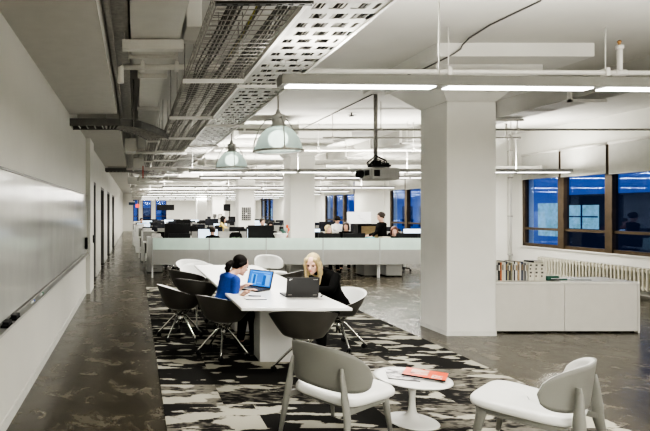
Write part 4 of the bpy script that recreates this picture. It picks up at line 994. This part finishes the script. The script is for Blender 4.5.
# bundle beside the second column
t=thing('flower_bundle','white paper wrapped bundle with an orange flower stem beside the second column','flowers',(3.72,13.55,.726))
MB().lathe([(.03,0),(.08,.03),(.10,.2),(.16,.34),(.15,.36),(0,.3)],14,sx=1.15).build('wrapping', PAP, t)
MB().ball((.09,0,.36),(.06,.05,.07),10,8).ball((.05,.02,.43),(.05,.04,.04),10,8).build('leaves', mat('bundle green',(.04,.10,.08),.6), t)
MB().tube([(.16,0,.25),(.2,0,.42),(.19,0,.50)],.012,6).ball((.17,0,.53),(.035,.03,.045),10,8).ball((.215,0,.45),(.025,.02,.04),8,6).build('orange_bloom', mat('orange bloom',(.75,.18,.06),.5), t)
t=thing('document_box','teal desk box above the frosted glass below the standing person','box',(wx(368,13.4),13.4,.726)); MB().box(0,.17,0,.2,0,.25).build('body', mat('teal card',(.05,.30,.38),.6), t, bevel=.004); MB().box(-.004,.174,-.004,.204,.23,.262).build('lid', mat('teal card lid',(.07,.35,.42),.6), t)
t=thing('document_box','cream desk box above the frosted glass behind the standing person','box',(wx(382,13.4),13.4,.726)); MB().box(0,.22,0,.2,0,.27).build('body', mat('cream card',(.48,.45,.35),.6), t, bevel=.004); MB().box(.05,.17,-.004,0,.2,.22).build('slot', BLACKM, t)
t=thing('desk_hutch','tan wooden desk hutch with a dark top edge beyond the glass screen','hutch',(wx(361,15.3),15.3,.0))
MB().box(.0,.56,0,.3,.0,1.22).build('body', mat('tan wood',(.28,.21,.11),.5,var=.2,stretch=(1,1,8)), t); MB().box(-.08,.62,-.02,.32,1.22,1.27).build('top_edge', BLACKM, t); MB().box(-.10,-.0,-.02,.3,0,1.25).build('side', BLACKM, t)
t=thing('flip_board','white presentation board on an easel with faint notes','board',(wx(359,17.0),17.0,0),.05)
MB().box(-.39,.39,-.015,.015,.98,1.62).build('board', mat('board paper',(.72,.73,.74),.5,var=.02), t); 
for a,b_ in (((-.3,0,1.0),(-.36,-.0,0)),((.3,0,1.0),(.36,-.0,0)),((0,.03,1.5),(0,.45,0))): MB().tube([a,b_],.015,6).build('leg', GALV, t)
nb=MB(); rnd=random.Random(8)
for k in range(9): x=rnd.uniform(-.05,.25); z=1.1+.05*k; nb.box(x,x+rnd.uniform(.05,.12),-.017,-.015,z,z+.012)
nb.build('notes', mat('faint ink',(.45,.45,.5),.6), t)
# ------------------------------------------------------------------ people at the desks
def seated(label,x,y,zh,f,top,hairm,hair='short',hd=None,pitch=.2,skin=SKIN,vox=.013,lean=.1):
    f=V((f[0],f[1],0)).normalized(); r=V((f.y,-f.x,0)); head=V((x,y,zh))
    sh=head-V((0,0,.14))-f*.04; hip=V((head.x,head.y,.53))-f*(lean+.06); hip.z=min(.53,sh.z-.40)
    hands=[tuple(sh+f*.38-r*.16-V((0,0,.24))),tuple(sh+f*.38+r*.16-V((0,0,.24)))]; feet=[tuple(V((hip.x,hip.y,0))+f*.45-r*.1),tuple(V((hip.x,hip.y,0))+f*.45+r*.1)]
    return person('person',label,hip,sh,head,(f.x,f.y),hd or (f.x,f.y),pitch,hands,feet,top,BKT,skin,hairm,hair,vox=vox,sz=.98)
def hx(px,d): return wx(px,d)
seated('dark haired person seen from behind at the bright pale screen',hx(212.5,14.9),14.9,wz(231,14.9),(.1,1),BKJ,HBR,'short')
seated('blonde person sitting low behind the frosted glass screen, facing the room',hx(328.5,14.5),14.5,wz(230,14.5),(.15,-1),BKJ,HBL,'bob',skin=SKINL)
seated('dark haired person in a white shirt bending over a far desk near the window',hx(337.5,17.4),17.4,wz(220.5,17.4),(-.1,-1),WHS,HD,'short',pitch=.9)
seated('dark haired person beside the flip board, face just above the monitors',hx(346,14.9),14.9,wz(227,14.9),(-.5,-1),BKJ,HBR,'bob')
seated('reddish haired person in dark clothes seated near the window end of the screened desks',hx(394.3,14.5),14.5,wz(231.5,14.5),(-.25,-1),BKJ,HRD,'bob',skin=SKINL)
seated('person in a mustard top with long black hair sitting in front of the fourth column',hx(223.5,20.2),20.2,wz(219.5,20.2),(1,-.35),mat('mustard cloth',(.45,.34,.10),.8),HD,'long')
seated('red faced looking person behind the large monitor beside the third column'.replace('red faced looking','brown haired'),hx(262.5,17.1),17.1,wz(222.5,17.1),(.2,-1),mat('rust cloth',(.3,.12,.07),.8),HBR,'short')
seated('person in dark clothes leaning at the desk beside the white bundle',hx(270.5,14.8),14.8,wz(226.5,14.8),(-.2,-1),BKJ,HD,'bob')
seated('small distant person in a pale red top near the end windows',hx(141.5,27.2),27.2,wz(220.5,27.2),(.3,-1),mat('pale red cloth',(.5,.2,.15),.8),HBR,'short',vox=.018)
x,y=hx(381.5,14.2),14.2
person('person','person in black with pinned up dark hair standing side-on behind the glass screen',(x+.04,y,.88),(x,y,1.33),(x-.03,y,1.485),(-1,-.1),(-1,-.15),.30,
   [(x-.28,y+.1,1.0),(x-.30,y-.12,.98)],[(x-.02,y+.1,0),(x+.06,y-.1,0)],BKJ,BKT,SKIN,HBR,'bun',vox=.012,sz=1.0,knee_up=False,elbow_hint=[V((.4,.3,-1)),V((.4,-.3,-1))])
# ------------------------------------------------------------------ camera, world, view
cam=bpy.data.cameras.new('camera'); co=bpy.data.objects.new('camera',cam); C.objects.link(co)
co.location=(0,0,HC); co.rotation_euler=(PI/2,0,0); cam.sensor_width=36; cam.sensor_fit='HORIZONTAL'; cam.lens=F/650*36
cam.shift_x=(325-VX)/650; cam.shift_y=(VY-215.5)/650; cam.clip_end=300; cam.clip_start=.05
bpy.context.scene.camera=co
w=bpy.data.worlds.new('dusk'); bpy.context.scene.world=w; w.use_nodes=True; nt=w.node_tree; bg=nt.nodes['Background']
gr=nt.nodes.new('ShaderNodeTexGradient'); tc=nt.nodes.new('ShaderNodeTexCoord'); mp=nt.nodes.new('ShaderNodeMapping'); mp.inputs['Rotation'].default_value=(0,PI/2,0)
rp=nt.nodes.new('ShaderNodeValToRGB'); rp.color_ramp.elements[0].color=(.03,.08,.26,1); rp.color_ramp.elements[1].color=(.10,.2,.5,1)
nt.links.new(tc.outputs['Generated'],mp.inputs[0]); nt.links.new(mp.outputs[0],gr.inputs[0]); nt.links.new(gr.outputs['Color'],rp.inputs[0]); nt.links.new(rp.outputs[0],bg.inputs[0]); bg.inputs[1].default_value=.9
sc=bpy.context.scene
sc.view_settings.view_transform='AgX'; sc.view_settings.look='AgX - High Contrast'; sc.view_settings.exposure=.32
sc.cycles.use_denoising=True; sc.cycles.max_bounces=8; sc.cycles.diffuse_bounces=4; sc.cycles.glossy_bounces=3; sc.cycles.transparent_max_bounces=12; sc.cycles.sample_clamp_indirect=6
